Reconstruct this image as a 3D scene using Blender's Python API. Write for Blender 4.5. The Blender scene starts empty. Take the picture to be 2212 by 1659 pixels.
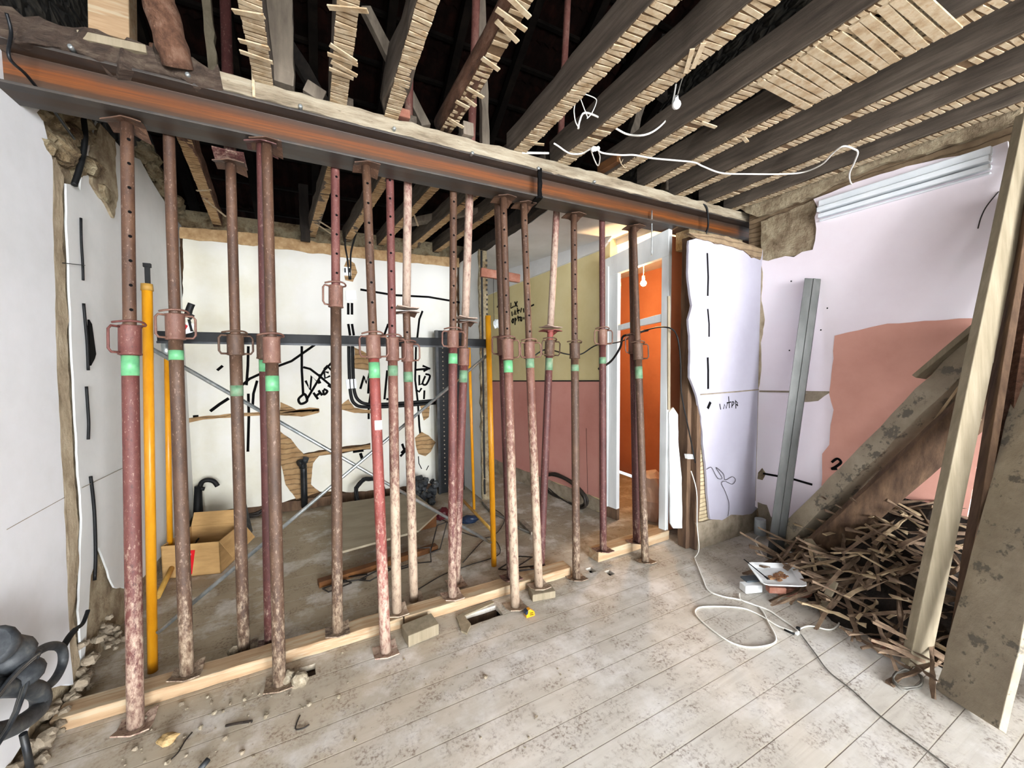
import bpy, math, random
from mathutils import Vector, Matrix, noise
from mathutils.geometry import tessellate_polygon
random.seed(7)
SC = bpy.context.scene
COL = SC.collection

# ------------------------------------------------------------------ camera
W, H, F, CX, CY, EYE = 2212, 1659, 842.0, 1106.0, 829.5, 1.65
def _v(x, y): return Vector(((x - CX) / F, (CY - y) / F, -1.0))
ay = _v(675, 785).normalized()
ax = _v(2758, 765); ax = (ax - ay * ax.dot(ay)).normalized()
az = ax.cross(ay)
RM = Matrix((ax, ay, az))                       # camera axes -> world
CAM = Vector((0, 0, EYE))
cd = bpy.data.cameras.new('camera'); co = bpy.data.objects.new('camera', cd); COL.objects.link(co)
cd.sensor_width = 36; cd.lens = 36 * F / W; cd.clip_start = 0.02; cd.clip_end = 200
co.matrix_world = Matrix.Translation(CAM) @ RM.to_4x4()
SC.camera = co

# ------------------------------------------------------------------ world, lights, exposure
wd = bpy.data.worlds.new('world'); SC.world = wd; wd.use_nodes = True
wd.node_tree.nodes['Background'].inputs[0].default_value = (0.86, 0.93, 1.0, 1)
wd.node_tree.nodes['Background'].inputs[1].default_value = 1.6
SC.view_settings.view_transform = 'Standard'; SC.view_settings.look = 'None'
SC.view_settings.gamma = 1; SC.view_settings.use_curve_mapping = False
SC.view_settings.exposure = 0.24
def area(name, loc, rot, sx, sy, power, col, spread=180):
    l = bpy.data.lights.new(name, 'AREA'); l.shape = 'RECTANGLE'; l.size = sx; l.size_y = sy
    l.energy = power; l.color = col; l.spread = math.radians(spread)
    o = bpy.data.objects.new(name, l); COL.objects.link(o); o.location = loc; o.rotation_euler = rot
    return o
# daylight entering through the tall windows behind the camera
area('window_daylight', (0.15, -7.0, 1.7), (math.radians(89), 0, 0), 1.75, 2.7, 800, (0.94, 0.97, 1.0), 175)
area('window_daylight', (2.55, -7.0, 1.7), (math.radians(89), 0, 0), 1.75, 2.7, 800, (0.94, 0.97, 1.0), 175)
area('hall_fill', (2.2, 7.3, 1.9), (math.radians(-90), 0, 0), 0.7, 1.2, 16, (1.0, 0.95, 0.86))  # unseen fill lamp added at the far end to brighten the corridor

# ------------------------------------------------------------------ pixel <-> world helpers
def ray(x, y): return RM @ _v(x, y)
def fz(x, y, z=0.0): d = ray(x, y); return CAM + d * ((z - EYE) / d.z)
def fy(x, y, Y): d = ray(x, y); return CAM + d * (Y / d.y)
def fx(x, y, X): d = ray(x, y); return CAM + d * (X / d.x)
def proj(P):
    c = RM.transposed() @ (Vector(P) - CAM); return (CX + F * c.x / -c.z, CY - F * c.y / -c.z)
YA, YB = Vector((2.32, 5.56)), Vector((2.77, 3.08))     # the yellow wall's line on the floor
YN = Vector((-(YB - YA).y, (YB - YA).x)).normalized()
def fw(x, y):
    d = ray(x, y); return CAM + d * (YN.dot(YA) / YN.dot(d.xy))

# ------------------------------------------------------------------ materials
MATS = {}
def rgb(h):
    h = h.lstrip('#'); c = [int(h[i:i + 2], 16) / 255 for i in (0, 2, 4)]
    return tuple(((v / 12.92) if v <= .04045 else ((v + .055) / 1.055) ** 2.4) for v in c) + (1,)
def newmat(name):
    m = bpy.data.materials.new(name); m.use_nodes = True
    nt = m.node_tree; b = nt.nodes['Principled BSDF']
    MATS[name] = m
    return m, nt, b
def N(nt, t, **k):
    n = nt.nodes.new(t)
    for a, v in k.items():
        if a.startswith('i_'): n.inputs[a[2:].replace('_', ' ')].default_value = v
        else: setattr(n, a, v)
    return n
def coords(nt, scale=(1, 1, 1), kind='Object'):
    tc = N(nt, 'ShaderNodeTexCoord'); mp = N(nt, 'ShaderNodeMapping')
    mp.inputs['Scale'].default_value = scale
    nt.links.new(tc.outputs[kind], mp.inputs['Vector']); return mp.outputs[0]
def noise_n(nt, vec, scale, detail=6, rough=.6, dist=0):
    n = N(nt, 'ShaderNodeTexNoise'); n.inputs['Scale'].default_value = scale
    n.inputs['Detail'].default_value = detail; n.inputs['Roughness'].default_value = rough
    n.inputs['Distortion'].default_value = dist
    nt.links.new(vec, n.inputs['Vector']); return n.outputs['Fac']
def ramp(nt, fac, stops, interp='LINEAR'):
    r = N(nt, 'ShaderNodeValToRGB'); cr = r.color_ramp; cr.interpolation = interp
    while len(cr.elements) < len(stops): cr.elements.new(0.5)
    for e, (p, c) in zip(cr.elements, stops): e.position = p; e.color = c if len(c) == 4 else tuple(c) + (1,)
    nt.links.new(fac, r.inputs[0]); return r.outputs[0]
def mix(nt, fac, a, b):
    m = N(nt, 'ShaderNodeMix', data_type='RGBA')
    for s, v in ((0, fac), (6, a), (7, b)):
        if isinstance(v, (int, float, tuple)): m.inputs[s].default_value = v
        else: nt.links.new(v, m.inputs[s])
    return m.outputs[2]
def math_n(nt, op, a, b=None, c=None, clamp=False):
    m = N(nt, 'ShaderNodeMath', operation=op); m.use_clamp = clamp
    for i, v in enumerate((a, b, c)):
        if v is None: continue
        if isinstance(v, (int, float)): m.inputs[i].default_value = v
        else: nt.links.new(v, m.inputs[i])
    return m.outputs[0]
def bump(nt, b, h, strength=.3, dist=.01):
    n = N(nt, 'ShaderNodeBump'); n.inputs['Strength'].default_value = strength; n.inputs['Distance'].default_value = dist
    nt.links.new(h, n.inputs['Height']); nt.links.new(n.outputs[0], b.inputs['Normal'])
BW = ((0, 0, 0), (1, 1, 1))
def simple(name, cols, scale=6, stretch=(1, 1, 1), rough=.8, metal=0, bs=.2, bd=.005, detail=8, lo=.3, hi=.7, spec=.4, speck=None):
    m, nt, b = newmat(name)
    v = coords(nt, stretch); f = noise_n(nt, v, scale, detail, .65)
    n = len(cols); c = ramp(nt, f, [(lo + (hi - lo) * i / max(1, n - 1), rgb(x)) for i, x in enumerate(cols)])
    if speck:
        f2 = noise_n(nt, v, speck[1], 4, .7); k = ramp(nt, f2, [(speck[2], (0, 0, 0)), (speck[2] + .06, (1, 1, 1))])
        c = mix(nt, k, c, rgb(speck[0]))
    nt.links.new(c, b.inputs['Base Color'])
    b.inputs['Roughness'].default_value = rough; b.inputs['Metallic'].default_value = metal
    b.inputs['Specular IOR Level'].default_value = spec
    f3 = noise_n(nt, v, scale * 4, 6, .7)
    if bs: bump(nt, b, f3, bs, bd)
    return m
simple('plaster_white', ['#dadcdd', '#e2e4e6', '#e8eaed'], 2.5, rough=.75, bs=.12)
simple('plaster_grey', ['#d3d5d3', '#dcdedc', '#e4e5e3'], 2.0, rough=.8, bs=.12)
simple('plaster_cream', ['#cbc7b4', '#d3d1c5', '#d8d7d1'], .9, rough=.7, bs=.1, lo=.35, hi=.6)
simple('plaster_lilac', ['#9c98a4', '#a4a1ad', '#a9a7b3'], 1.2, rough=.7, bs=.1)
simple('plaster_pink', ['#e6dbe1', '#ebe2e8', '#e9e6eb'], 1.1, rough=.75, bs=.1)
simple('paint_salmon', ['#c18b7c', '#ca9585', '#d19c8c'], 2.4, rough=.85, bs=.15)
simple('paint_rose', ['#ad7468', '#b67f74', '#bc887c'], 1.5, rough=.8, bs=.1)
simple('paint_olive', ['#b3a676', '#c0b284', '#c8bc90'], 1.3, rough=.75, bs=.1)
simple('paint_orange', ['#a8684a', '#b57352', '#c07f5d'], 1.5, rough=.85, bs=.1)
simple('paint_frame', ['#b3b7b7', '#c6caca', '#d2d5d4'], 5, (1, 1, .2), rough=.5, bs=.1)
simple('cornice_white', ['#d6dee3', '#e0e6ea', '#e9edf0'], 3, rough=.8, bs=.1)
simple('ceiling_grey', ['#b4b4b2', '#c2c2c0', '#cbcbca'], 2, rough=.9, bs=.15)
simple('mortar', ['#6b5a45', '#93826a', '#b3a488', '#c6b99d'], 9, rough=.95, bs=.9, bd=.03, lo=.28, hi=.72, spec=.2)
simple('mortar_pale', ['#8f7f68', '#b5a58b', '#cabda3'], 11, (1, 1, .6), rough=.95, bs=.8, bd=.02, spec=.2)
simple('rubble', ['#4b3b2c', '#857256', '#a79a7d', '#6f6250'], 7, rough=.95, bs=1, bd=.05, spec=.2)
simple('concrete_dust', ['#6e6352', '#8b7f6d', '#9c917f'], 10, rough=.95, bs=.6, bd=.01, spec=.2)
simple('wood_joist', ['#3e352d', '#544a40', '#695e52'], 5, (6, .5, 6), rough=.9, bs=.5, bd=.004)
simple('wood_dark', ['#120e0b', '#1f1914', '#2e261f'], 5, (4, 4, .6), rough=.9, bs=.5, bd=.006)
simple('wood_log', ['#3a2418', '#6b4a37', '#8a6c59'], 8, (3, .8, 3), rough=.85, bs=.9, bd=.015)
simple('wood_grey', ['#5c5348', '#786d60', '#8e8272'], 5, (3, 3, .5), rough=.9, bs=.4, bd=.005)
simple('wood_plate', ['#5f5342', '#8a7d69', '#a19681', '#b0a692'], 6, (.5, 4, 4), rough=.9, bs=.9, bd=.012, speck=('#4b3a2b', 14, .66))
simple('wood_plate_dark', ['#3c2f27', '#5d4c40', '#81705f'], 9, (.8, 4, 4), rough=.95, bs=1, bd=.03)
simple('wood_fresh', ['#8b6f50', '#9f8465', '#ae9778'], 5, (.6, 8, 8), rough=.75, bs=.25, bd=.003, speck=('#a8977c', 3, .52))
simple('wood_board', ['#736853', '#827762', '#918671'], 4, (6, 6, .5), rough=.8, bs=.3, bd=.003, speck=('#94846c', 18, .68))
simple('wood_dusty', ['#857a69', '#978c79', '#a89d89'], 5, rough=.95, bs=.6, bd=.01, speck=('#6a6459', 9, .55))
simple('wood_brown', ['#3f2d20', '#594433', '#715943'], 5, (4, 4, .6), rough=.9, bs=.5, bd=.006)
simple('lath', ['#8a7152', '#a48f71', '#b6a68c', '#9d7e57'], 14, rough=.85, bs=.5, bd=.004)
simple('lath_old', ['#8e6f4b', '#a98a63', '#bfa47c'], 14, rough=.9, bs=.6, bd=.004)
simple('lath_gap', ['#4a3926', '#634d35', '#755e43'], 14, rough=.95, bs=.4)
simple('stick', ['#3d3026', '#6b5745', '#8a755e'], 10, (1, 1, 1), rough=.9, bs=.5, bd=.004)
simple('stick_light', ['#8d775b', '#a38e70', '#b5a282'], 10, rough=.9, bs=.4, bd=.004)
simple('yellow_paint', ['#c07d10', '#cf8d18', '#d99b22'], 12, (1, 1, .4), rough=.35, bs=.1, speck=('#8a6224', 26, .72))
simple('yellow_dull', ['#8d6a2c', '#a57f38', '#b99248'], 8, rough=.6)
simple('galvanised', ['#9aa3a5', '#b9c1c2', '#d2d8d8'], 20, rough=.32, metal=.85, bs=.05)
simple('zinc_profile', ['#484947', '#575856', '#666664'], 8, (1, 1, .3), rough=.5, metal=.8, bs=.03)
simple('black_metal', ['#050607', '#090a0c', '#101215'], 8, rough=.55, spec=.2, metal=.0, bs=.05)
simple('black_plastic', ['#08090a', '#0e0f10', '#161719'], 8, rough=.6, bs=.1, spec=.25)
simple('black_dusty', ['#14171a', '#24282c', '#3b3e40', '#5a5954'], 14, rough=.6, bs=.2)
simple('black_ink', ['#050505', '#080708'], 8, rough=.8, bs=0, spec=.1)
simple('wire_black', ['#191512', '#2c241e'], 8, rough=.6, bs=0)
simple('cable_grey', ['#4c4a45', '#66635c', '#7d7a72'], 10, rough=.55, bs=0)
simple('cable_white', ['#dad8cf', '#e7e5de'], 8, rough=.45, bs=0)
simple('white_plastic', ['#e2e6e6', '#eef0f0'], 5, rough=.35, bs=0)
simple('clear_plastic', ['#8f9698', '#b9bfc0'], 5, rough=.2, bs=0)
simple('cardboard', ['#a07d4e', '#b08c5a', '#bb9763'], 5, (1, 1, 6), rough=.85, bs=.1)
simple('red_label', ['#c0101c', '#c9131f'], 5, rough=.5, bs=0)
simple('green_tape', ['#47805a', '#5c9a6c', '#6fa676'], 14, rough=.45, bs=.1)
simple('green_faded', ['#44684c', '#5f7f62', '#77806a'], 24, rough=.6, bs=.1)
simple('green_plastic', ['#0b6e47', '#107a50'], 5, rough=.4, bs=0)
simple('blue_plastic', ['#121f33', '#1a2c45'], 5, rough=.4, bs=0)
simple('red_plastic', ['#2e0c10', '#4e1218'], 12, rough=.4, bs=0)
simple('brick', ['#74483a', '#8a5a49', '#9c7363'], 10, rough=.95, bs=.5, bd=.01)
simple('stone_chunk', ['#8f7448', '#a58a5c', '#b8a076'], 14, rough=.95, bs=.6, bd=.01)
simple('gravel', ['#6b604e', '#8a7f6b', '#aba28f'], 40, rough=.95, bs=.4)
simple('food', ['#4f3020', '#8b6040', '#b79368'], 30, rough=.6, bs=.6)
simple('sack', ['#b09483', '#b99d8a', '#c2a892'], 4, rough=.8, bs=.3)
simple('dark_void', ['#0b0907', '#15110d'], 5, rough=1, bs=0)
simple('plywood', ['#7b715d', '#8c826d', '#9b917c'], 2.2, (1, 3, 1), rough=.9, bs=.15)
simple('rust_wood', ['#46290f', '#5c3817', '#71481f'], 6, rough=.9, bs=.4)
simple('rag', ['#3d444a', '#545c62', '#6d7478'], 6, rough=.9, bs=.4)
simple('debris_dark', ['#130f0c', '#261e18', '#3b3027'], 8, rough=1, bs=.9, bd=.03)
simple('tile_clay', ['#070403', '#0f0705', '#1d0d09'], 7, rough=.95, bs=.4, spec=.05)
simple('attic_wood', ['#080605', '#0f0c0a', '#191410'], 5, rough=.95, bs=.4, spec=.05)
simple('dark_steel', ['#17191c', '#232528', '#34332f'], 12, rough=.45, metal=.5, bs=.1)
simple('exposed_dark', ['#2a1d12', '#4a3520', '#63492e'], 8, rough=.95, bs=.8, bd=.03)

def stone_mat():
    m, nt, b = newmat('stone_wall'); v = coords(nt, (1, 1, 1.6))
    vo = N(nt, 'ShaderNodeTexVoronoi', feature='DISTANCE_TO_EDGE'); vo.inputs['Scale'].default_value = 4.5
    n0 = N(nt, 'ShaderNodeTexNoise'); n0.inputs['Scale'].default_value = 5; nt.links.new(v, n0.inputs['Vector'])
    ad = N(nt, 'ShaderNodeVectorMath', operation='MULTIPLY_ADD'); ad.inputs[1].default_value = (.35, .35, .35)
    nt.links.new(n0.outputs['Color'], ad.inputs[0]); nt.links.new(v, ad.inputs[2]); nt.links.new(ad.outputs[0], vo.inputs['Vector'])
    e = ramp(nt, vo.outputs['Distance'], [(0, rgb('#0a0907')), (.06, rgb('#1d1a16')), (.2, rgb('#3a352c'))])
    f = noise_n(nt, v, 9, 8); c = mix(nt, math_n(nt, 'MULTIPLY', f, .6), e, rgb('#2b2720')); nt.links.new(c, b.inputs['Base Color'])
    b.inputs['Roughness'].default_value = .95; bump(nt, b, vo.outputs['Distance'], .8, .12)
stone_mat()

def laths_mat(name, a, bcol, pitch, axis='Z'):            # wall of nailed laths / thin courses
    m, nt, b = newmat(name); v = coords(nt)
    sp = N(nt, 'ShaderNodeSeparateXYZ'); nt.links.new(v, sp.inputs[0])
    n0 = noise_n(nt, v, 4, 6); z = math_n(nt, 'MULTIPLY_ADD', n0, pitch * 1.6, sp.outputs[axis])
    fr = math_n(nt, 'FRACT', math_n(nt, 'DIVIDE', z, pitch))
    k = ramp(nt, fr, [(0, (0, 0, 0)), (.16, (1, 1, 1)), (.85, (1, 1, 1)), (1, (.0, .0, .0))])
    f = noise_n(nt, v, 12, 8); base = ramp(nt, f, [(.3, rgb(a)), (.7, rgb(bcol))])
    c = mix(nt, math_n(nt, 'MULTIPLY_ADD', k, .6, .4), rgb('#5a4733'), base); nt.links.new(c, b.inputs['Base Color'])
    b.inputs['Roughness'].default_value = .95; bump(nt, b, k, .6, .012)
laths_mat('brick_courses', '#8b6c48', '#a88a62', .058)
laths_mat('lath_wall', '#a3906f', '#c6b797', .036)
laths_mat('lath_wall_brown', '#6b5843', '#8d785d', .045)

def steel_mat():
    m, nt, b = newmat('rusty_beam'); v = coords(nt, (1, 1, 1))
    sp = N(nt, 'ShaderNodeSeparateXYZ'); nt.links.new(v, sp.inputs[0])
    st = N(nt, 'ShaderNodeMapping'); st.inputs['Scale'].default_value = (.7, 4, 34); nt.links.new(v, st.inputs['Vector'])
    f = noise_n(nt, st.outputs[0], 1.0, 9, .7)
    f2 = noise_n(nt, v, 5, 8, .7)
    # the web carries an orange rust streak along its middle
    zz = math_n(nt, 'ADD', math_n(nt, 'MULTIPLY', math_n(nt, 'SUBTRACT', f, .5), .05), math_n(nt, 'ADD', sp.outputs['Z'], math_n(nt, 'MULTIPLY', math_n(nt, 'SUBTRACT', f2, .5), .03)))
    org = ramp(nt, math_n(nt, 'MULTIPLY', zz, 5), [(.0, rgb('#3a322b')), (.24, rgb('#43352a')), (.36, rgb('#4a2c14')), (.46, rgb('#7a400a')), (.58, rgb('#6c370a')), (.70, rgb('#4b2f1d')), (.82, rgb('#2f241c'))])
    st2 = N(nt, 'ShaderNodeMapping'); st2.inputs['Scale'].default_value = (1.3, 4, 70); nt.links.new(v, st2.inputs['Vector'])
    sf = ramp(nt, noise_n(nt, st2.outputs[0], 1.0, 8, .7), [(.42, (1, 1, 1)), (.60, (0, 0, 0))])
    org = mix(nt, math_n(nt, 'MULTIPLY', sf, .62), org, rgb('#3a2514'))
    dark = ramp(nt, f2, [(.3, rgb('#2b2624')), (.55, rgb('#3e3833')), (.75, rgb('#574536'))])
    # only the web (recessed face) has the band
    yy = ramp(nt, math_n(nt, 'ABSOLUTE', math_n(nt, 'SUBTRACT', sp.outputs['Y'], .09)), [(.0, (1, 1, 1)), (.03, (1, 1, 1)), (.04, (0, 0, 0))])
    c = mix(nt, yy, dark, org); nt.links.new(c, b.inputs['Base Color'])
    b.inputs['Roughness'].default_value = .5; b.inputs['Metallic'].default_value = .15
    bump(nt, b, f2, .25, .004)
steel_mat()

def prop_mat(name, cols, dust, zmid, amt=1.0, fine=38):
    m, nt, b = newmat(name); tc = N(nt, 'ShaderNodeTexCoord'); oi = N(nt, 'ShaderNodeObjectInfo')
    mp = N(nt, 'ShaderNodeMapping'); mp.inputs['Scale'].default_value = (1, 1, .45)
    nt.links.new(tc.outputs['Object'], mp.inputs['Vector'])
    ad = N(nt, 'ShaderNodeVectorMath', operation='ADD'); nt.links.new(mp.outputs[0], ad.inputs[0])
    cx = N(nt, 'ShaderNodeCombineXYZ'); nt.links.new(math_n(nt, 'MULTIPLY', oi.outputs['Random'], 30), cx.inputs[2])
    nt.links.new(cx.outputs[0], ad.inputs[1]); v = ad.outputs[0]
    sp = N(nt, 'ShaderNodeSeparateXYZ'); nt.links.new(tc.outputs['Object'], sp.inputs[0])
    f = noise_n(nt, v, 7, 8, .7); fs = noise_n(nt, v, fine, 5, .75)
    base = ramp(nt, f, [(.3 + .4 * i / (len(cols) - 1), rgb(c)) for i, c in enumerate(cols)])
    # cement dust: heavy near the foot, thinning to specks higher up; worn dark flecks everywhere
    g = math_n(nt, 'MULTIPLY', math_n(nt, 'SUBTRACT', zmid, sp.outputs['Z']), .34)
    fs2 = noise_n(nt, v, fine * 2.3, 3, .8)
    s = math_n(nt, 'ADD', math_n(nt, 'ADD', g, math_n(nt, 'MULTIPLY', f, .35)), math_n(nt, 'ADD', math_n(nt, 'MULTIPLY', fs, .75), math_n(nt, 'MULTIPLY', fs2, .5)))
    k = math_n(nt, 'MULTIPLY', ramp(nt, math_n(nt, 'SUBTRACT', s, .25), [(.56, (0, 0, 0)), (.80, (1, 1, 1))]), amt * .88)
    d = ramp(nt, fs, [(.35, rgb('#7c6858')), (.5, rgb(dust)), (.7, rgb('#b0a08a'))])
    fl_ = ramp(nt, fs2, [(.34, (1, 1, 1)), (.42, (0, 0, 0))])
    base = mix(nt, math_n(nt, 'MULTIPLY', fl_, .55), base, rgb('#2f211b'))
    li = ramp(nt, fs2, [(.60, (0, 0, 0)), (.68, (1, 1, 1))])
    base = mix(nt, math_n(nt, 'MULTIPLY', li, .45), base, rgb('#a38c7c'))
    dk2 = ramp(nt, fs, [(.30, (1, 1, 1)), (.40, (0, 0, 0))])
    d = mix(nt, math_n(nt, 'MULTIPLY', dk2, .7), d, rgb('#4d3a30'))
    c = mix(nt, k, base, d); nt.links.new(c, b.inputs['Base Color'])
    b.inputs['Roughness'].default_value = .65; bump(nt, b, fs, .35, .003)
prop_mat('prop_brown', ['#36251a', '#4b3526', '#5d4634'], '#98856f', .45)
prop_mat('prop_red', ['#45211d', '#582d28', '#684037'], '#a8917f', .7)
prop_mat('prop_darkred', ['#3a1a18', '#4b2522', '#5a332e'], '#a08a7a', .2, .8)
prop_mat('prop_scarlet', ['#682b25', '#7c3932', '#874941'], '#b09c8b', .8)
prop_mat('prop_pale', ['#4f2c23', '#654034', '#775648'], '#a6937e', 1.25)
prop_mat('prop_inner', ['#352217', '#4a3121', '#5c412e'], '#8d7660', .6, .5)
prop_mat('prop_inner_red', ['#4b2421', '#5e332e', '#6f463e'], '#a5907f', 1.2, .7)
prop_mat('prop_inner_white', ['#5c2f2a', '#774a42', '#8f6c60'], '#a39282', 1.2, .85)
prop_mat('prop_collar', ['#503127', '#654438', '#785b4b'], '#a38d7b', 1.0, .6)

def floor_mat():
    m, nt, b = newmat('floor_boards'); tc = N(nt, 'ShaderNodeTexCoord'); v = tc.outputs['Object']
    sp = N(nt, 'ShaderNodeSeparateXYZ'); nt.links.new(v, sp.inputs[0]); X, Y = sp.outputs['X'], sp.outputs['Y']
    bw = .163
    row = math_n(nt, 'DIVIDE', math_n(nt, 'SUBTRACT', Y, .59), bw); fr = math_n(nt, 'FRACT', row); idx = math_n(nt, 'FLOOR', row)
    # grain stretched along the boards, shifted per board
    cb = N(nt, 'ShaderNodeCombineXYZ'); nt.links.new(math_n(nt, 'MULTIPLY', X, .55), cb.inputs[0])
    nt.links.new(math_n(nt, 'MULTIPLY_ADD', idx, 3.7, math_n(nt, 'MULTIPLY', Y, 4)), cb.inputs[1]); nt.links.new(idx, cb.inputs[2])
    grain = noise_n(nt, cb.outputs[0], 3.2, 10, .6, 1.6)
    fine = noise_n(nt, v, 60, 5, .7); patch = noise_n(nt, v, 1.7, 8, .6); mid = noise_n(nt, v, 7, 8, .65)
    dustc = ramp(nt, patch, [(.3, rgb('#bcb7ad')), (.5, rgb('#cfcbc2')), (.68, rgb('#dcdad6'))])
    wood = ramp(nt, grain, [(.3, rgb('#968c7d')), (.5, rgb('#bbb3a4')), (.7, rgb('#cec8bd'))])
    c = mix(nt, .62, wood, dustc)
    # dirt: brown by the timber plate and kitchen; kitchen's dimmer light painted in too
    dl = ramp(nt, math_n(nt, 'MULTIPLY_ADD', patch, 1.5, Y), [(0, (0, 0, 0)), (1, (1, 1, 1))])
    yk = N(nt, 'ShaderNodeMapRange'); yk.inputs['From Min'].default_value = 1.9; yk.inputs['From Max'].default_value = 3.6
    nt.links.new(math_n(nt, 'MULTIPLY_ADD', mid, 1.2, Y), yk.inputs['Value'])
    c = mix(nt, math_n(nt, 'MULTIPLY', yk.outputs[0], .8), c, rgb('#857862'))
    xl = N(nt, 'ShaderNodeMapRange'); xl.inputs['From Min'].default_value = .9; xl.inputs['From Max'].default_value = -.6
    nt.links.new(math_n(nt, 'ADD', math_n(nt, 'MULTIPLY_ADD', mid, 1.0, X), math_n(nt, 'MULTIPLY', Y, -.35)), xl.inputs['Value'])
    c = mix(nt, math_n(nt, 'MULTIPLY', xl.outputs[0], .55), c, rgb('#a5957a'))
    # speckled scuffs
    sk = math_n(nt, 'MULTIPLY', ramp(nt, fine, [(.48, (0, 0, 0)), (.60, (1, 1, 1))]), ramp(nt, mid, [(.46, (0, 0, 0)), (.60, (1, 1, 1))]))
    c = mix(nt, math_n(nt, 'MULTIPLY', sk, .7), c, rgb('#6a5546'))
    wh = ramp(nt, noise_n(nt, v, 2.6, 9, .7), [(.50, (0, 0, 0)), (.64, (1, 1, 1))])
    c = mix(nt, math_n(nt, 'MULTIPLY', wh, .55), c, rgb('#e2e0dc'))
    dk = ramp(nt, noise_n(nt, v, 24, 3, .8), [(.69, (0, 0, 0)), (.72, (1, 1, 1))])
    c = mix(nt, math_n(nt, 'MULTIPLY', dk, .5), c, rgb('#4b4238'))
    # joints: filled with pale dust next to a thin dark gap
    pale = ramp(nt, fr, [(0, (1, 1, 1)), (.022, (1, 1, 1)), (.034, (0, 0, 0))])
    dark = ramp(nt, fr, [(.980, (0, 0, 0)), (.990, (1, 1, 1))])
    jn = ramp(nt, noise_n(nt, v, 2.2, 3), [(.38, (.25, .25, .25)), (.6, (1, 1, 1))])
    c = mix(nt, math_n(nt, 'MULTIPLY', math_n(nt, 'MULTIPLY', pale, .6), jn), c, rgb('#cfc8b6'))
    c = mix(nt, math_n(nt, 'MULTIPLY', math_n(nt, 'MULTIPLY', dark, jn), .8), c, rgb('#6b5c4b'))
    nt.links.new(c, b.inputs['Base Color']); b.inputs['Roughness'].default_value = .8
    b.inputs['Specular IOR Level'].default_value = .25
    hh = math_n(nt, 'ADD', math_n(nt, 'MULTIPLY', grain, .5), math_n(nt, 'MULTIPLY', dark, -1.5))
    bump(nt, b, hh, .35, .006)
floor_mat()
def emit(name, col, s):
    m, nt, b = newmat(name); b.inputs['Base Color'].default_value = col
    b.inputs['Emission Color'].default_value = col; b.inputs['Emission Strength'].default_value = s
emit('bulb_glow', (1, .75, .4, 1), 45)

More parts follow.
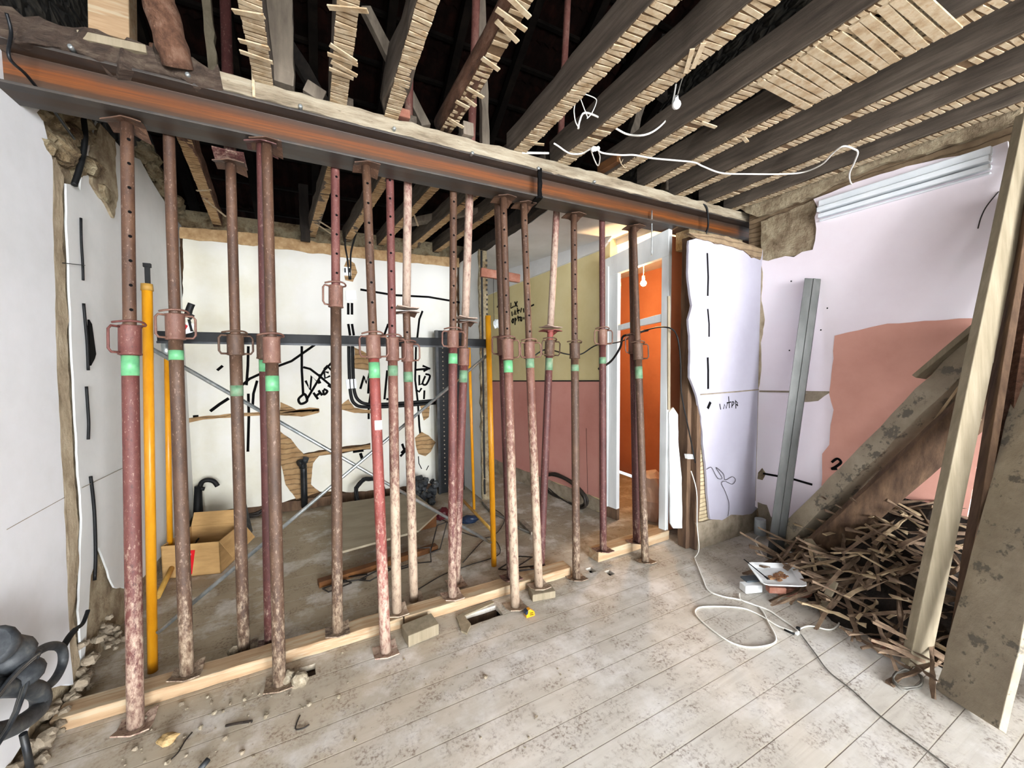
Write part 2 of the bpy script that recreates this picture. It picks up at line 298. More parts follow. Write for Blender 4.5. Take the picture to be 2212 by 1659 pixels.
# ------------------------------------------------------------------ mesh builder
class MB:
    def __init__(s): s.v = []; s.f = []; s.mi = []; s.sm = []
    def add(s, vs, fs, mi=0, sm=False):
        o = len(s.v); s.v += [Vector(p) for p in vs]
        for f in fs: s.f.append([i + o for i in f]); s.mi.append(mi); s.sm.append(sm)
        return s
    def box(s, c, size, rot=None, mi=0):
        hx, hy, hz = [d / 2 for d in size]; c = Vector(c)
        p = [Vector((x, y, z)) for z in (-hz, hz) for y in (-hy, hy) for x in (-hx, hx)]
        if rot is not None: p = [rot @ q for q in p]
        return s.add([q + c for q in p], [(0, 2, 3, 1), (4, 5, 7, 6), (0, 1, 5, 4), (2, 6, 7, 3), (0, 4, 6, 2), (1, 3, 7, 5)], mi)
    def beam(s, a, b, w, h, up=(0, 0, 1), seg=1, amp=0, mi=0, seed=0, taper=1.0):
        a, b = Vector(a), Vector(b); d = (b - a).normalized(); up = Vector(up)
        sx = d.cross(up).normalized(); u = sx.cross(d).normalized(); o = []; L = (b - a).length
        for i in range(seg + 1):
            t = i / seg; p = a.lerp(b, t); k = 1 + (taper - 1) * t
            for j, (x, y) in enumerate(((-1, -1), (1, -1), (1, 1), (-1, 1))):
                q = p + sx * (x * w / 2 * k) + u * (y * h / 2 * k)
                if amp: q = q + Vector([noise.noise(Vector((i * .9 + seed, j * 5.1, c * 9.3 + seed))) * amp for c in range(3)])
                o.append(q)
        fs = [(3, 2, 1, 0)]
        for i in range(seg):
            for j in range(4):
                k = (j + 1) % 4; fs.append((i * 4 + j, i * 4 + k, i * 4 + 4 + k, i * 4 + 4 + j))
        e = seg * 4; fs.append((e, e + 1, e + 2, e + 3)); return s.add(o, fs, mi)
    def tube(s, pts, r, n=12, mi=0, cap=True):
        pts = [Vector(p) for p in pts]; R = r if isinstance(r, (list, tuple)) else [r] * len(pts)
        o = []; t0 = (pts[1] - pts[0]).normalized(); u = t0.orthogonal().normalized()
        for i, p in enumerate(pts):
            if i == 0: t = t0
            elif i == len(pts) - 1: t = (pts[i] - pts[i - 1]).normalized()
            else:
                t = (pts[i + 1] - pts[i - 1])
                t = t.normalized() if t.length > 1e-6 else t0
            u = (u - t * u.dot(t)); u = u.normalized() if u.length > 1e-6 else t.orthogonal().normalized()
            w = t.cross(u)
            for k in range(n):
                a = 2 * math.pi * k / n; o.append(p + (u * math.cos(a) + w * math.sin(a)) * R[i])
        fs = []
        for i in range(len(pts) - 1):
            for k in range(n):
                k2 = (k + 1) % n; fs.append((i * n + k, i * n + k2, (i + 1) * n + k2, (i + 1) * n + k))
        s.add(o, fs, mi, True)
        if cap:
            e = len(s.v) - n; b0 = len(s.v) - len(o)
            s.f.append(list(range(b0, b0 + n))[::-1]); s.f.append(list(range(e, e + n))); s.mi += [mi, mi]; s.sm += [False, False]
        return s
    def prism(s, loops, off, mi=0):                        # filled outline (with holes) given thickness
        off = Vector(off); loops = [[Vector(p) for p in l] for l in loops]
        flat = [p for l in loops for p in l]; tri = tessellate_polygon(loops); n = len(flat)
        s.add(flat + [p + off for p in flat], [t[::-1] for t in tri] + [tuple(i + n for i in t) for t in tri], mi)
        b0 = len(s.v) - 2 * n; k = 0
        for l in loops:
            m = len(l)
            for i in range(m):
                j = (i + 1) % m; s.f.append([b0 + k + i, b0 + k + j, b0 + n + k + j, b0 + n + k + i]); s.mi.append(mi); s.sm.append(False)
            k += m
        return s
    def blob(s, c, r, seed=0, amp=.35, n=8, sc=(1, 1, 1), mi=0, fr=1.5):
        o = []; fs = []; c = Vector(c)
        for i in range(n + 1):
            th = math.pi * i / n
            for j in range(2 * n):
                ph = math.pi * j / n; d = Vector((math.sin(th) * math.cos(ph), math.sin(th) * math.sin(ph), math.cos(th)))
                k = r * (1 + amp * noise.noise(d * fr + Vector((seed * 3.1, seed, 0)))); o.append(c + Vector((d.x * sc[0], d.y * sc[1], d.z * sc[2])) * k)
        for i in range(n):
            for j in range(2 * n):
                k = (j + 1) % (2 * n); fs.append((i * 2 * n + j, (i + 1) * 2 * n + j, (i + 1) * 2 * n + k, i * 2 * n + k))
        return s.add(o, fs, mi, amp < .3)
    def build(s, name, mats, parent=None, bevel=0, origin=None, local=False):
        org = Vector(origin) if origin is not None else Vector((0, 0, 0))
        vs = [v - org for v in s.v] if not local else s.v
        me = bpy.data.meshes.new(name); me.from_pydata([tuple(v) for v in vs], [], s.f)
        if not isinstance(mats, (list, tuple)): mats = [mats]
        for m in mats: me.materials.append(MATS[m])
        me.polygons.foreach_set('material_index', s.mi); me.polygons.foreach_set('use_smooth', s.sm); me.update()
        o = bpy.data.objects.new(name, me); COL.objects.link(o)
        if parent is not None:
            o.parent = parent
            if not local: o.location = org - parent.location if origin is not None else -parent.location
        else: o.location = org
        if bevel:
            b = o.modifiers.new('bevel', 'BEVEL'); b.width = bevel; b.segments = 2; b.limit_method = 'ANGLE'; b.angle_limit = math.radians(40)
        return o
def tag(o, label, cat, group=None, kind=None):
    if label: o['label'] = label
    if cat: o['category'] = cat
    if group: o['group'] = group
    if kind: o['kind'] = kind
    return o
def empty(name, loc, label=None, cat=None, group=None, rot=None):
    o = bpy.data.objects.new(name, None); COL.objects.link(o); o.location = loc; o.empty_display_size = .05
    if rot is not None: o.rotation_mode = 'QUATERNION'; o.rotation_quaternion = rot
    return tag(o, label, cat, group)
def struct(o, label=None):
    o['kind'] = 'structure'
    if label: o['label'] = label
    return o
def rag(pts, amp=.012, step=.05, seed=0, closed=True):     # roughen an outline of 3-D points inside its plane
    out = []; n = len(pts); pts = [Vector(p) for p in pts]
    nrm = Vector((0, 0, 0))
    for i in range(n): nrm += (pts[i] - pts[0]).cross(pts[(i + 1) % n] - pts[0])
    nrm.normalize()
    for i in range(n if closed else n - 1):
        a, b = pts[i], pts[(i + 1) % n]; L = (b - a).length; k = max(1, int(L / step)); side = (b - a).cross(nrm)
        side = side.normalized() if side.length > 1e-6 else side
        for j in range(k):
            p = a.lerp(b, j / k); out.append(p + side * (noise.noise(p * 9 + Vector((seed, 0, 0))) * amp * 1.6 + noise.noise(p * 31) * amp) * (0 if j == 0 and amp < .004 else 1))
    return out
def curve_pts(pts, sub=6):                                 # Catmull-Rom through 3-D points
    pts = [Vector(p) for p in pts]; o = []; n = len(pts)
    for i in range(n - 1):
        p0, p1, p2, p3 = pts[max(0, i - 1)], pts[i], pts[i + 1], pts[min(n - 1, i + 2)]
        for k in range(sub):
            t = k / sub; o.append(.5 * ((2 * p1) + (-p0 + p2) * t + (2 * p0 - 5 * p1 + 4 * p2 - p3) * t * t + (-p0 + 3 * p1 - 3 * p2 + p3) * t ** 3))
    return o + [pts[-1]]
def wire(name, pts, r, mat, parent=None, sub=6, n=6):
    return MB().tube(curve_pts(pts, sub), r, n).build(name, mat, parent)
def fixed(P, *a): return [P(*q) if len(q) == 2 else Vector(q) for q in a]

# ================================================================== SETTING
# ---- floor: one boarded surface with three cut holes, and the dark void beneath
holes = [(.82, 2.22, 1.05, 2.33), (-.12, 2.24, -.04, 2.33), (1.87, 2.35, 1.93, 2.42), (1.98, 2.25, 2.03, 2.32)]
fl_out = [(-1.35, -7.4), (3.95, -7.4), (3.95, 2.0), (3.95, 8), (-1.35, 8)]
mb = MB(); L0 = [Vector((x, y, 0)) for x, y in fl_out]
hl = []
for (x0, y0, x1, y1) in holes: hl.append(rag([Vector(q) for q in ((x0, y0, 0), (x0, y1, 0), (x1, y1, 0), (x1, y0, 0))], .004, .03, x0))
mb.prism([L0] + hl, (0, 0, -.03)); struct(mb.build('floor', 'floor_boards'), 'dusty old timber floor boards')
mb = MB(); mb.box((1.3, .3, -.32), (5.3, 15.5, .02)); struct(mb.build('floor_void', 'dark_void'))
mb = MB(); mb.box((.93, 2.345, -.06), (.26, .02, .05)); mb.box((-.08, 2.345, -.07), (.10, .02, .05)); struct(mb.build('trim_1', 'wood_brown'), 'sawn edge of the joist showing in the floor holes')

# ---- left wall (plane X = -1.13) : rubble core with plaster skins
XL = -1.13
PL = lambda x, y: fx(x, y, XL)
def yz(X, *a): return [Vector((X, y, z)) for y, z in a]
mb = MB(); mb.box((XL - .16, -1.2, 1.55), (.30, 12.5, 3.1)); wl = struct(mb.build('wall_left', 'mortar'), 'left side wall, plaster broken around a rubble chase')
# near skin: up to the torn edge beside the former partition
edge = [(0, 112), (22, 138), (45, 172), (62, 205), (80, 250), (92, 300), (103, 345), (104, 500), (109, 640), (112, 800), (120, 950), (128, 1080), (134, 1250), (140, 1400), (148, 1480)]
pts = [PL(*p) for p in edge] + yz(XL, (2.45, .2), (2.25, .10), (1.8, .02), (-7.2, .02), (-7.2, 3.02), (2.2, 3.02), (2.42, 3.0))
mb = MB(); mb.prism([rag(pts, .006, .06, 1)], (.018, 0, 0)); mb.build('plaster', 'plaster_white', wl)
# brown chase face stays as mortar; pale lump strip along it
c = [(112, 340), (130, 380), (128, 520), (138, 640), (140, 800), (150, 950), (158, 1080), (165, 1200), (150, 1330), (165, 1430), (190, 1560), (150, 1560), (146, 1400), (140, 1200), (132, 1050), (120, 900), (114, 700), (107, 500)]
mb = MB(); mb.prism([rag([PL(*p) for p in c], .012, .04, 2)], (.012, 0, 0)); mb.build('old_mortar', 'mortar_pale', wl)
# far skin (kitchen side), with a narrow conduit slot at its start
pts = [PL(*p) for p in [(138, 395), (160, 398), (168, 410), (180, 330), (205, 262), (240, 300), (268, 330), (300, 345), (330, 400), (372, 465), (402, 505)]]
pts += yz(XL, (4.95, 2.8), (4.95, .13), (4.2, .12), (3.4, .16), (3.15, .3), (3.0, .62), (2.9, .5), (2.82, .25))
pts += [PL(*p) for p in [(172, 1500), (172, 1440), (165, 1320), (172, 1120), (164, 1000), (155, 850), (146, 650), (140, 500)]]
mb = MB(); mb.prism([rag(pts, .006, .05, 3)], (.009, 0, 0)); mb.build('plaster', 'plaster_grey', wl)
# torn stone-coloured flake high on the wall
c = [(205, 262), (238, 300), (244, 430), (236, 468), (214, 432), (188, 395), (186, 330)]
mb = MB(); mb.prism([rag([PL(*p) for p in c], .01, .03, 4)], (.024, 0, 0)); mb.build('bare_patch', 'mortar', wl)
# conduit slot: black hose pieces lying in the groove
for a, r in (([(166, 470), (167, 520), (170, 570), (171, 605)], .006), ([(172, 655), (176, 700), (180, 745), (182, 800)], .007), ([(178, 835), (181, 880), (183, 915), (182, 950)], .007),
          ([(187, 1030), (192, 1070), (196, 1120), (198, 1200), (196, 1255)], .008)):
    mb = MB(); mb.tube(curve_pts([PL(*p) + Vector((.016, 0, 0)) for p in a], 4), r, 8); mb.build('conduit', 'black_plastic', wl)
mb = MB(); mb.prism([[PL(*p) for p in [(184, 690), (190, 700), (199, 765), (196, 775), (188, 790), (184, 760)]]], (.0175, 0, 0)); mb.build('black_mark', 'black_ink', wl)
wire('nail', [PL(123, 567) + Vector((.02, 0, 0)), PL(167, 572) + Vector((.03, 0, 0))], .002, 'black_metal', wl)
wire('crack', [PL(0, 1146) + Vector((.018, 0, 0)), PL(60, 1113) + Vector((.018, 0, 0)), PL(128, 1076) + Vector((.018, 0, 0))], .0015, 'concrete_dust', wl)
wire('crack', [PL(168, 1055) + Vector((.016, 0, 0)), PL(210, 1035) + Vector((.016, 0, 0)), PL(262, 1010) + Vector((.016, 0, 0))], .0015, 'concrete_dust', wl)
# broken masonry pocket at the head of the left wall, where the beam enters
mb = MB()
for i in range(46):
    y = random.uniform(2.74, 3.35); z = random.uniform(2.70, 3.05); r = random.uniform(.035, .075)
    if 2.36 < y < 2.62 and 2.78 < z < 3.02: continue
    mb.blob((XL - random.uniform(-.01, .06), y, z), r, i, .5, 5, (1, 1.3, .8))
o = mb.build('broken_masonry', 'rubble', wl); o['kind'] = 'stuff'
mb = MB()
for i in range(34):
    t = i / 33; p = PL(300 + 110 * t, 335 + 165 * t); mb.blob(p + Vector((random.uniform(-.02, .04), 0, random.uniform(-.02, .10))), random.uniform(.03, .07), i + 50, .5, 5, (1, 1.2, .8))
o = mb.build('wall_head_rubble', 'rubble', wl); o['kind'] = 'stuff'
mb = MB()                                                     # rubble foot of the wall where the partition stood
for i in range(110):
    y = random.uniform(1.8, 3.1); mb.blob((XL + random.uniform(0, .07), y, random.uniform(0, .08) + (.25 * max(0, 1 - abs(y - 2.85) * 4) * random.random())), random.uniform(.010, .032), i + 90, .5, 5, (1, 1.2, .8))
o = mb.build('wall_foot_rubble', 'concrete_dust', wl); o['kind'] = 'stuff'

# ---- kitchen back wall (plane Y = 4.95)
YK = 4.95
PK = lambda x, y: fy(x, y, YK)
mb = MB(); mb.box((.35, YK + .12, 1.47), (3.1, .2, 2.94)); wk = struct(mb.build('wall_back', 'exposed_dark'), 'kitchen back wall scrawled with black spray marks')
top = [(396, 512), (440, 515), (500, 522), (560, 530), (640, 540), (700, 549), (760, 556), (860, 562), (930, 570), (1000, 574)]
bot = [(1034, 1040), (960, 1036), (905, 1046), (860, 1052), (800, 1058), (760, 1064), (735, 1060), (690, 1062), (672, 1045), (672, 1000), (680, 985), (700, 978), (720, 980), (800, 970), (800, 958), (715, 968), (700, 970), (655, 980), (628, 948), (608, 935), (608, 1000), (620, 1045), (640, 1075), (612, 1082), (560, 1092), (500, 1098), (440, 1108), (396, 1112)]
mb = MB(); mb.prism([rag([PK(*p) for p in top] + [Vector((1.72, YK, 2.9))] + [Vector((1.72, YK, .3))] + [PK(*p) for p in bot], .008, .05, 5)], (0, -.018, 0)); mb.build('plaster', 'plaster_cream', wk)
mb = MB(); mb.prism([rag([PK(*p) for p in [(390, 492), (560, 506), (760, 534), (900, 552), (1030, 562), (1030, 582), (900, 570), (760, 558), (560, 534), (390, 516)]], .008, .05, 6)], (0, -.03, 0)); mb.build('wall_head_timber', 'lath_old', wk)
for cc in ([(398, 905), (440, 898), (520, 892), (640, 884), (690, 883), (690, 890), (640, 894), (520, 900), (440, 906), (400, 915)],
           [(606, 868), (640, 884), (668, 880), (690, 882), (688, 892), (652, 900), (606, 896)],
           [(735, 876), (752, 862), (765, 880), (800, 886), (800, 892), (765, 892), (735, 884)],
           [(765, 750), (782, 758), (800, 770), (800, 800), (766, 796)],
           [(905, 868), (930, 862), (925, 900), (915, 908)],
           [(895, 945), (910, 932), (925, 940), (940, 955), (930, 975), (918, 985), (903, 980), (898, 962)],
           [(750, 560), (766, 570), (772, 590), (762, 610), (746, 606), (740, 580)],
           [(605, 932), (630, 950), (656, 982), (705, 974), (800, 960), (800, 968), (690, 984), (676, 1000), (672, 1046), (690, 1062), (640, 1078), (618, 1046), (606, 1002)]):
    mb = MB(); mb.prism([rag([PK(*p) for p in cc], .005, .04, cc[0][0])], (0, -.022, 0)); mb.build('bare_brick', 'brick_courses', wk)
mb = MB(); mb.prism([rag([PK(*p) for p in [(396, 1112), (560, 1092), (760, 1062), (930, 1040), (1034, 1034)]] + [Vector((1.72, YK, 0)), Vector((-1.13, YK, 0))], .008, .06, 8)], (0, -.012, 0)); mb.build('bare_base', 'wood_brown', wk)
dk = Vector((0, -.019, 0))
def scrawl(wall, P, dirv, strokes, r=.013, mat='black_ink', name='spray_mark'):
    for st in strokes:
        rr = st[0] if isinstance(st[0], float) else r; q = st[1:] if isinstance(st[0], float) else st
        pts = [P(*p) + dirv for p in q]
        pts = curve_pts(pts, 5) if len(pts) > 5 or (pts[0] - pts[-1]).length < .03 else pts
        mb = MB(); mb.tube(pts, rr, 6)
        # flatten the stroke against the wall
        nv = dirv.normalized()
        mb.v = [v - nv * ((v - dirv).dot(nv) - P(*q[0]).dot(nv)) * .8 for v in mb.v]
        mb.build(name, mat, wall)
scrawl(wk, PK, dk, [
    [(537, 748), (536, 790), (533, 832)], [(537, 850), (538, 900), (536, 975)], [(556, 822), (548, 850), (546, 880)],
    [.014, (482, 790), (470, 800)], [.014, (520, 835), (540, 818), (590, 795), (630, 780), (680, 745)], [.016, (455, 888), (475, 873), (495, 860)],
    [(652, 748), (652, 800), (655, 852)], [.014, (655, 852), (645, 862), (650, 872), (663, 866), (660, 853), (653, 850)], [(663, 862), (700, 800), (725, 775)],
    [(655, 793), (670, 797), (690, 812), (716, 834)],
    [.014, (660, 822), (670, 843), (673, 812), (688, 828), (691, 808)], [(688, 820), (692, 828)], [(710, 805), (700, 803), (702, 817), (713, 812)], [(716, 800), (706, 790), (700, 798)],
    [.014, (677, 848), (687, 862)], [.014, (688, 843), (696, 854)], [.014, (680, 857), (692, 848)], [.013, (698, 842), (700, 852), (707, 845), (699, 840)], [.014, (708, 832), (718, 838)],
    [.014, (778, 840), (786, 812), (790, 828), (798, 805), (795, 850)], [(800, 850), (796, 880), (796, 905)], [.014, (836, 800), (830, 862), (852, 858)], [.014, (834, 862), (846, 862)],
    [.013, (905, 810), (905, 832), (912, 828)], [.013, (918, 812), (912, 828), (920, 830), (928, 812), (918, 808)], [(910, 838), (905, 846), (897, 842)], [(916, 843), (915, 862)],
    [.014, (896, 799), (928, 796)], [.014, (912, 790), (928, 796), (914, 802)], [(898, 745), (896, 820), (902, 870), (905, 920), (912, 975)],
    [(778, 626), (850, 638), (925, 642), (1000, 655)], [(822, 745), (838, 700)], [(900, 735), (905, 690), (912, 672)], [(724, 655), (733, 640)],
    [.014, (752, 655), (752, 680)], [.014, (760, 655), (760, 680)], [.014, (752, 700), (756, 725)], [.014, (760, 700), (764, 725)],
    [.018, (762, 975), (785, 972)], [.018, (778, 978), (782, 990)], [.016, (868, 958), (874, 975), (864, 985)], [.016, (866, 978), (878, 966)],
    [.006, (903, 985), (904, 1000), (910, 1012)], [.006, (925, 1005), (920, 1015)], [.006, (728, 735), (716, 760)], [.013, (415, 905), (408, 910)], [.016, (418, 900), (430, 899)]])
wire('power_cable', [PK(753, 748) + dk, PK(754, 800) + dk, PK(757, 850) + dk, PK(766, 872) + dk, PK(790, 879) + dk, PK(860, 877) + dk, PK(945, 870) + dk], .02, 'black_plastic', wk)
wire('power_cable', [PK(761, 748) + dk, PK(762, 800) + dk, PK(765, 845) + dk, PK(776, 866) + dk, PK(800, 873) + dk, PK(860, 871) + dk, PK(945, 864) + dk], .02, 'black_plastic', wk)
wire('power_cable', [PK(747, 500) + dk * 4, PK(745, 530) + dk * 2, PK(750, 560) + dk * 1.5, PK(752, 580) + dk, PK(754, 605) + dk], .010, 'black_plastic', wk)
wire('power_cable', [PK(770, 500) + dk * 4, PK(758, 545) + dk * 2, PK(757, 575) + dk, PK(757, 605) + dk], .010, 'black_plastic', wk)
mb = MB(); mb.box(PK(750, 587) + dk, (.085, .012, .10)); jb = mb.build('junction_box', 'white_plastic', wk, bevel=.003)
mb = MB(); mb.box(PK(745, 585) + dk * 1.5, (.016, .01, .05)); mb.box(PK(755, 585) + dk * 1.5, (.016, .01, .05)); mb.build('box_slot', 'black_plastic', wk)
for (x, y, s) in ((757, 830, .0), (755, 640, .02)):
    mb = MB(); mb.prism([rag([PK(*p) for p in [(746, y - 11), (768, y - 12), (770, y + 8), (748, y + 10)]], .006, .03, y)], (0, -.036, 0)); mb.build('plaster_dab', 'plaster_white', wk)

# ---- remaining stub of the partition between kitchen and corridor (X = 1.75, Y 4.25 - 4.95)
mb = MB(); mb.box((1.80, 4.60, 1.47), (.09, .70, 2.94)); wp = struct(mb.build('wall_partition', 'plaster_grey'), 'stub of the removed partition with a ragged edge')
mb = MB(); mb.beam((1.795, 4.235, 0), (1.795, 4.235, 2.94), .10, .03, (0, 1, 0), 40, .02); mb.build('ragged_edge', 'rubble', wp)
mb = MB(); mb.box((1.772, 4.212, 1.5), (.022, .006, 2.85)); mb.build('rebate', 'black_plastic', wp)
mb = MB()
for i in range(46): mb.box((1.835, 4.213, .3 + i * .056), (.018, .012, .022))
o = mb.build('lath_ends', 'wire_black', wp); o['kind'] = 'stuff'

# ---- corridor : ceiling, cornice, yellow-and-rose wall
mb = MB(); mb.prism([rag([Vector((1.84, 2.62, 2.93)), Vector((1.86, 6.6, 2.93)), Vector((2.45, 6.6, 2.90)), Vector((2.95, 2.75, 2.90))], .012, .08, 9)], (0, 0, .03)); struct(mb.build('ceiling', 'ceiling_grey'), 'grey corridor ceiling with a torn edge')
Yd = (YB - YA).normalized(); Yn3 = Vector((YN.x, YN.y, 0));
if Yn3.x > 0: Yn3 = -Yn3                                     # points into the corridor
def yw(t, z, o=0): p = YA + Yd * t; return Vector((p.x, p.y, z)) + Yn3 * o
LY = (YB - YA).length
mb = MB(); mb.prism([[yw(-1.6, 0), yw(LY - .08, 0), yw(LY - .08, 2.95), yw(-1.6, 2.95)]], -Yn3 * .12); wy = struct(mb.build('wall_corridor', 'paint_olive'), 'corridor wall, olive above a rose dado')
a, b_ = fw(1042, 823), fw(1300, 822)
mb = MB(); mb.prism([[yw(-1.6, .22), yw(LY - .06, .15), yw(LY - .06, b_.z), Vector(a) , yw(-1.6, a.z - .05)]], Yn3 * .004); mb.build('rose_dado', 'paint_rose', wy)
mb = MB(); mb.beam(yw(-1.6, a.z - .04, .006), Vector(a) + Yn3 * .006, .008, .016); mb.beam(Vector(a) + Yn3 * .006, yw(LY - .06, b_.z, .006), .008, .016); mb.build('dado_chase', 'wire_black', wy)
a, b_ = fw(1042, 643), fw(1305, 538)
mb = MB(); mb.prism([[Vector(a), Vector(b_), yw(LY, 2.93), yw(-1.6, 2.93), yw(-1.6, a.z - .05)]], Yn3 * .03); mb.build('cornice', 'ceiling_grey', wy)
mb = MB(); mb.prism([rag([yw(-1.6, 0), yw(LY - .1, 0), yw(LY - .1, .14), yw(0, .2), yw(-1.6, .22)], .008, .06)], Yn3 * .01); mb.build('bare_base', 'concrete_dust', wy)
kn = Yn3 * .003
scrawl(wy, fw, kn, [[(1104, 654), (1104, 666), (1110, 662)], [(1112, 652), (1118, 663)], [(1118, 651), (1112, 663)],
    [(1106, 673), (1107, 683)], [(1111, 680), (1113, 670), (1115, 680)], [(1118, 665), (1120, 678)], [(1117, 672), (1123, 670)], [(1125, 675), (1127, 665)], [(1131, 666), (1132, 675)],
    [(1109, 688), (1106, 694), (1109, 697), (1110, 688)], [(1113, 686), (1113, 702)], [(1113, 687), (1116, 690), (1113, 694)], [(1119, 682), (1121, 694)], [(1118, 687), (1124, 685)], [(1126, 684), (1124, 690), (1127, 693), (1128, 685)], [(1132, 685), (1132, 690)],
    [(1087, 643), (1074, 664)], [(1146, 662), (1154, 658)], [.006, (1267, 925), (1268, 980), (1270, 1066)]], .011)
struct(MB().box((2.2, 7.6, 1.5), (1.6, .1, 3.2)).build('wall_corridor_end', 'plaster_grey'))
struct(MB().box((1.80, 5.85, 1.5), (.08, 1.75, 3.0)).build('wall_corridor_side', 'plaster_grey'))

# ---- door 1 : painted frame with transom, orange room beyond
d1 = empty('door_1', yw(LY - .06, 0)); struct(d1, 'doorway with grey painted frame and empty transom')
def dpart(name, loops, th, mat, bevel=.004): MB().prism([loops], th).build(name, mat, d1, bevel)
def wl_(x, y, o=0): return fw(x, y) + Yn3 * o
J0 = wl_(1310, 800).xy; tJ0 = (J0 - YA).dot(Yd); tJ1 = ((wl_(1340, 800)).xy - YA).dot(Yd); tK0 = ((wl_(1433, 800)).xy - YA).dot(Yd); tK1 = tK0 + .07
zt0, zt1 = wl_(1310, 567).z, wl_(1440, 512).z
dpart('door_jamb', [yw(tJ0, .12), yw(tJ1, .12), yw(tJ1, 2.60), yw(tJ0, 2.66)], Yn3 * .05, 'paint_frame')
dpart('door_jamb', [yw(tJ0 + .03, .12, .05), yw(tJ0 + .07, .12, .05), yw(tJ0 + .07, 2.6, .05), yw(tJ0 + .03, 2.62, .05)], Yn3 * .015, 'paint_frame')
dpart('door_jamb', [yw(tK0, .0), yw(tK1, .0), yw(tK1, 2.75), yw(tK0, 2.7)], Yn3 * .05, 'paint_frame')
dpart('door_head', [yw(tJ0, 2.50), yw(tK1, 2.57), yw(tK1, 2.80), yw(tJ0, 2.68)], Yn3 * .055, 'paint_frame')
zb0, zb1 = wl_(1340, 712).z, wl_(1436, 690).z
dpart('transom_bar', [yw(tJ1 - .01, zb0 - .01), yw(tK0 + .01, zb1 - .02), yw(tK0 + .01, zb1 + .05), yw(tJ1 - .01, zb0 + .04)], Yn3 * .045, 'paint_frame')
dpart('jamb_foot', [yw(tJ0 + .02, 0), yw(tJ1, 0), yw(tJ1, .12), yw(tJ0 + .02, .12)], Yn3 * .04, 'wood_brown')
wire('door_cable', [wl_(1410, 708, -.15), wl_(1417, 730, -.25), wl_(1425, 780, -.3), wl_(1436, 860, -.3)], .012, 'black_plastic', d1)
# orange room
struct(MB().box((4.1, 4.4, 1.45), (.1, 4.0, 2.9)).build('wall_orange_east', 'paint_orange'))
struct(MB().box((3.3, 5.3, 1.45), (1.6, .1, 2.9)).build('wall_orange_north', 'paint_orange'))
struct(MB().box((3.50, 2.62, 1.40), (1.1, .06, 2.78)).build('wall_orange_south', 'paint_orange'))
struct(MB().box((3.45, 4.0, 2.87), (1.2, 2.7, .06)).build('ceiling_orange', 'ceiling_grey'))
bp = CAM + ray(1390, 612).normalized() * 4.55
bl = empty('pendant_bulb', bp, 'bare glowing bulb in the orange room beyond the doorway', 'light bulb')
MB().blob(bp, .032, 0, 0, 8).build('bulb', 'bulb_glow', bl)
MB().tube([bp + Vector((0, 0, .03)), bp + Vector((0, 0, .08))], .016, 10).build('socket', 'white_plastic', bl)
MB().tube([bp + Vector((0, 0, .08)), Vector((bp.x, bp.y, 2.84))], .003, 6).build('cord', 'cable_white', bl)
lp = bpy.data.lights.new('bulb_light', 'POINT'); lp.energy = 70; lp.color = (1, .62, .30); lp.shadow_soft_size = .035
lo = bpy.data.objects.new('bulb_light', lp); COL.objects.link(lo); lo.location = (bp.x - .07, bp.y - .02, bp.z)

# ---- front wall stub right of the doorway (plane Y = 2.22)
YS = 2.22
PS = lambda x, y: fy(x, y, YS)
mb = MB(); mb.box((3.32, YS + .07, 1.315), (.84, .12, 2.63)); ws = struct(mb.build('wall_stub', 'lath_wall'), 'short white wall beneath the steel beam with bare laths at its edge')
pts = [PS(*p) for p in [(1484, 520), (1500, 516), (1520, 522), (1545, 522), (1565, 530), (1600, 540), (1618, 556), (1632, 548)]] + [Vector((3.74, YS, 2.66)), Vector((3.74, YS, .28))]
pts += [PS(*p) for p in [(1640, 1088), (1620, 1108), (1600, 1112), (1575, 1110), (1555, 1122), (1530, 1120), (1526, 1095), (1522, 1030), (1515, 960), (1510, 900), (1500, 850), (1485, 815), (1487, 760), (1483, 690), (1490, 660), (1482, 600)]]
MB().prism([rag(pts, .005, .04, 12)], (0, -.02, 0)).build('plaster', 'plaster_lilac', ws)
MB().prism([rag(yz(0, (0, 0), (0, .0)), .0, 1)] if False else [rag([PS(1500, 1130), PS(1560, 1115), PS(1640, 1088), Vector((3.74, YS, 0)), Vector((2.92, YS, 0)), Vector((2.92, YS, .16))], .006, .05)], (0, -.012, 0)).build('bare_base', 'concrete_dust', ws)
MB().prism([rag([PS(*p) for p in [(1480, 505), (1560, 512), (1640, 540), (1636, 562), (1618, 558), (1600, 542), (1560, 532), (1500, 518)]], .006, .04)], (0, -.03, 0)).build('torn_head', 'lath_wall_brown', ws)
ds = Vector((0, -.021, 0))
scrawl(ws, PS, ds, [[.010, (1523, 548), (1525, 600), (1524, 640)], [.009, (1524, 668), (1527, 700), (1527, 728)], [.012, (1524, 772), (1525, 800), (1525, 840)], [.016, (1530, 868), (1524, 882)],
    [(1550, 872), (1552, 884)], [(1558, 883), (1560, 873), (1564, 882), (1567, 868)], [(1569, 856), (1571, 881)], [(1565, 870), (1575, 868)], [(1576, 880), (1577, 868), (1581, 870), (1577, 876)], [(1584, 864), (1585, 882)], [(1584, 866), (1589, 870), (1585, 875)], [.007, (1587, 873), (1589, 876)]], .005)
wire('dado_chase', [PS(1508, 852) + ds, PS(1560, 848) + ds, PS(1640, 841) + ds], .006, 'concrete_dust', ws)
MB().blob(PS(1528, 895) + ds, .028, 3, .1, 8, (.9, .5, 1.1)).build('conduit_mouth', 'white_plastic', ws)
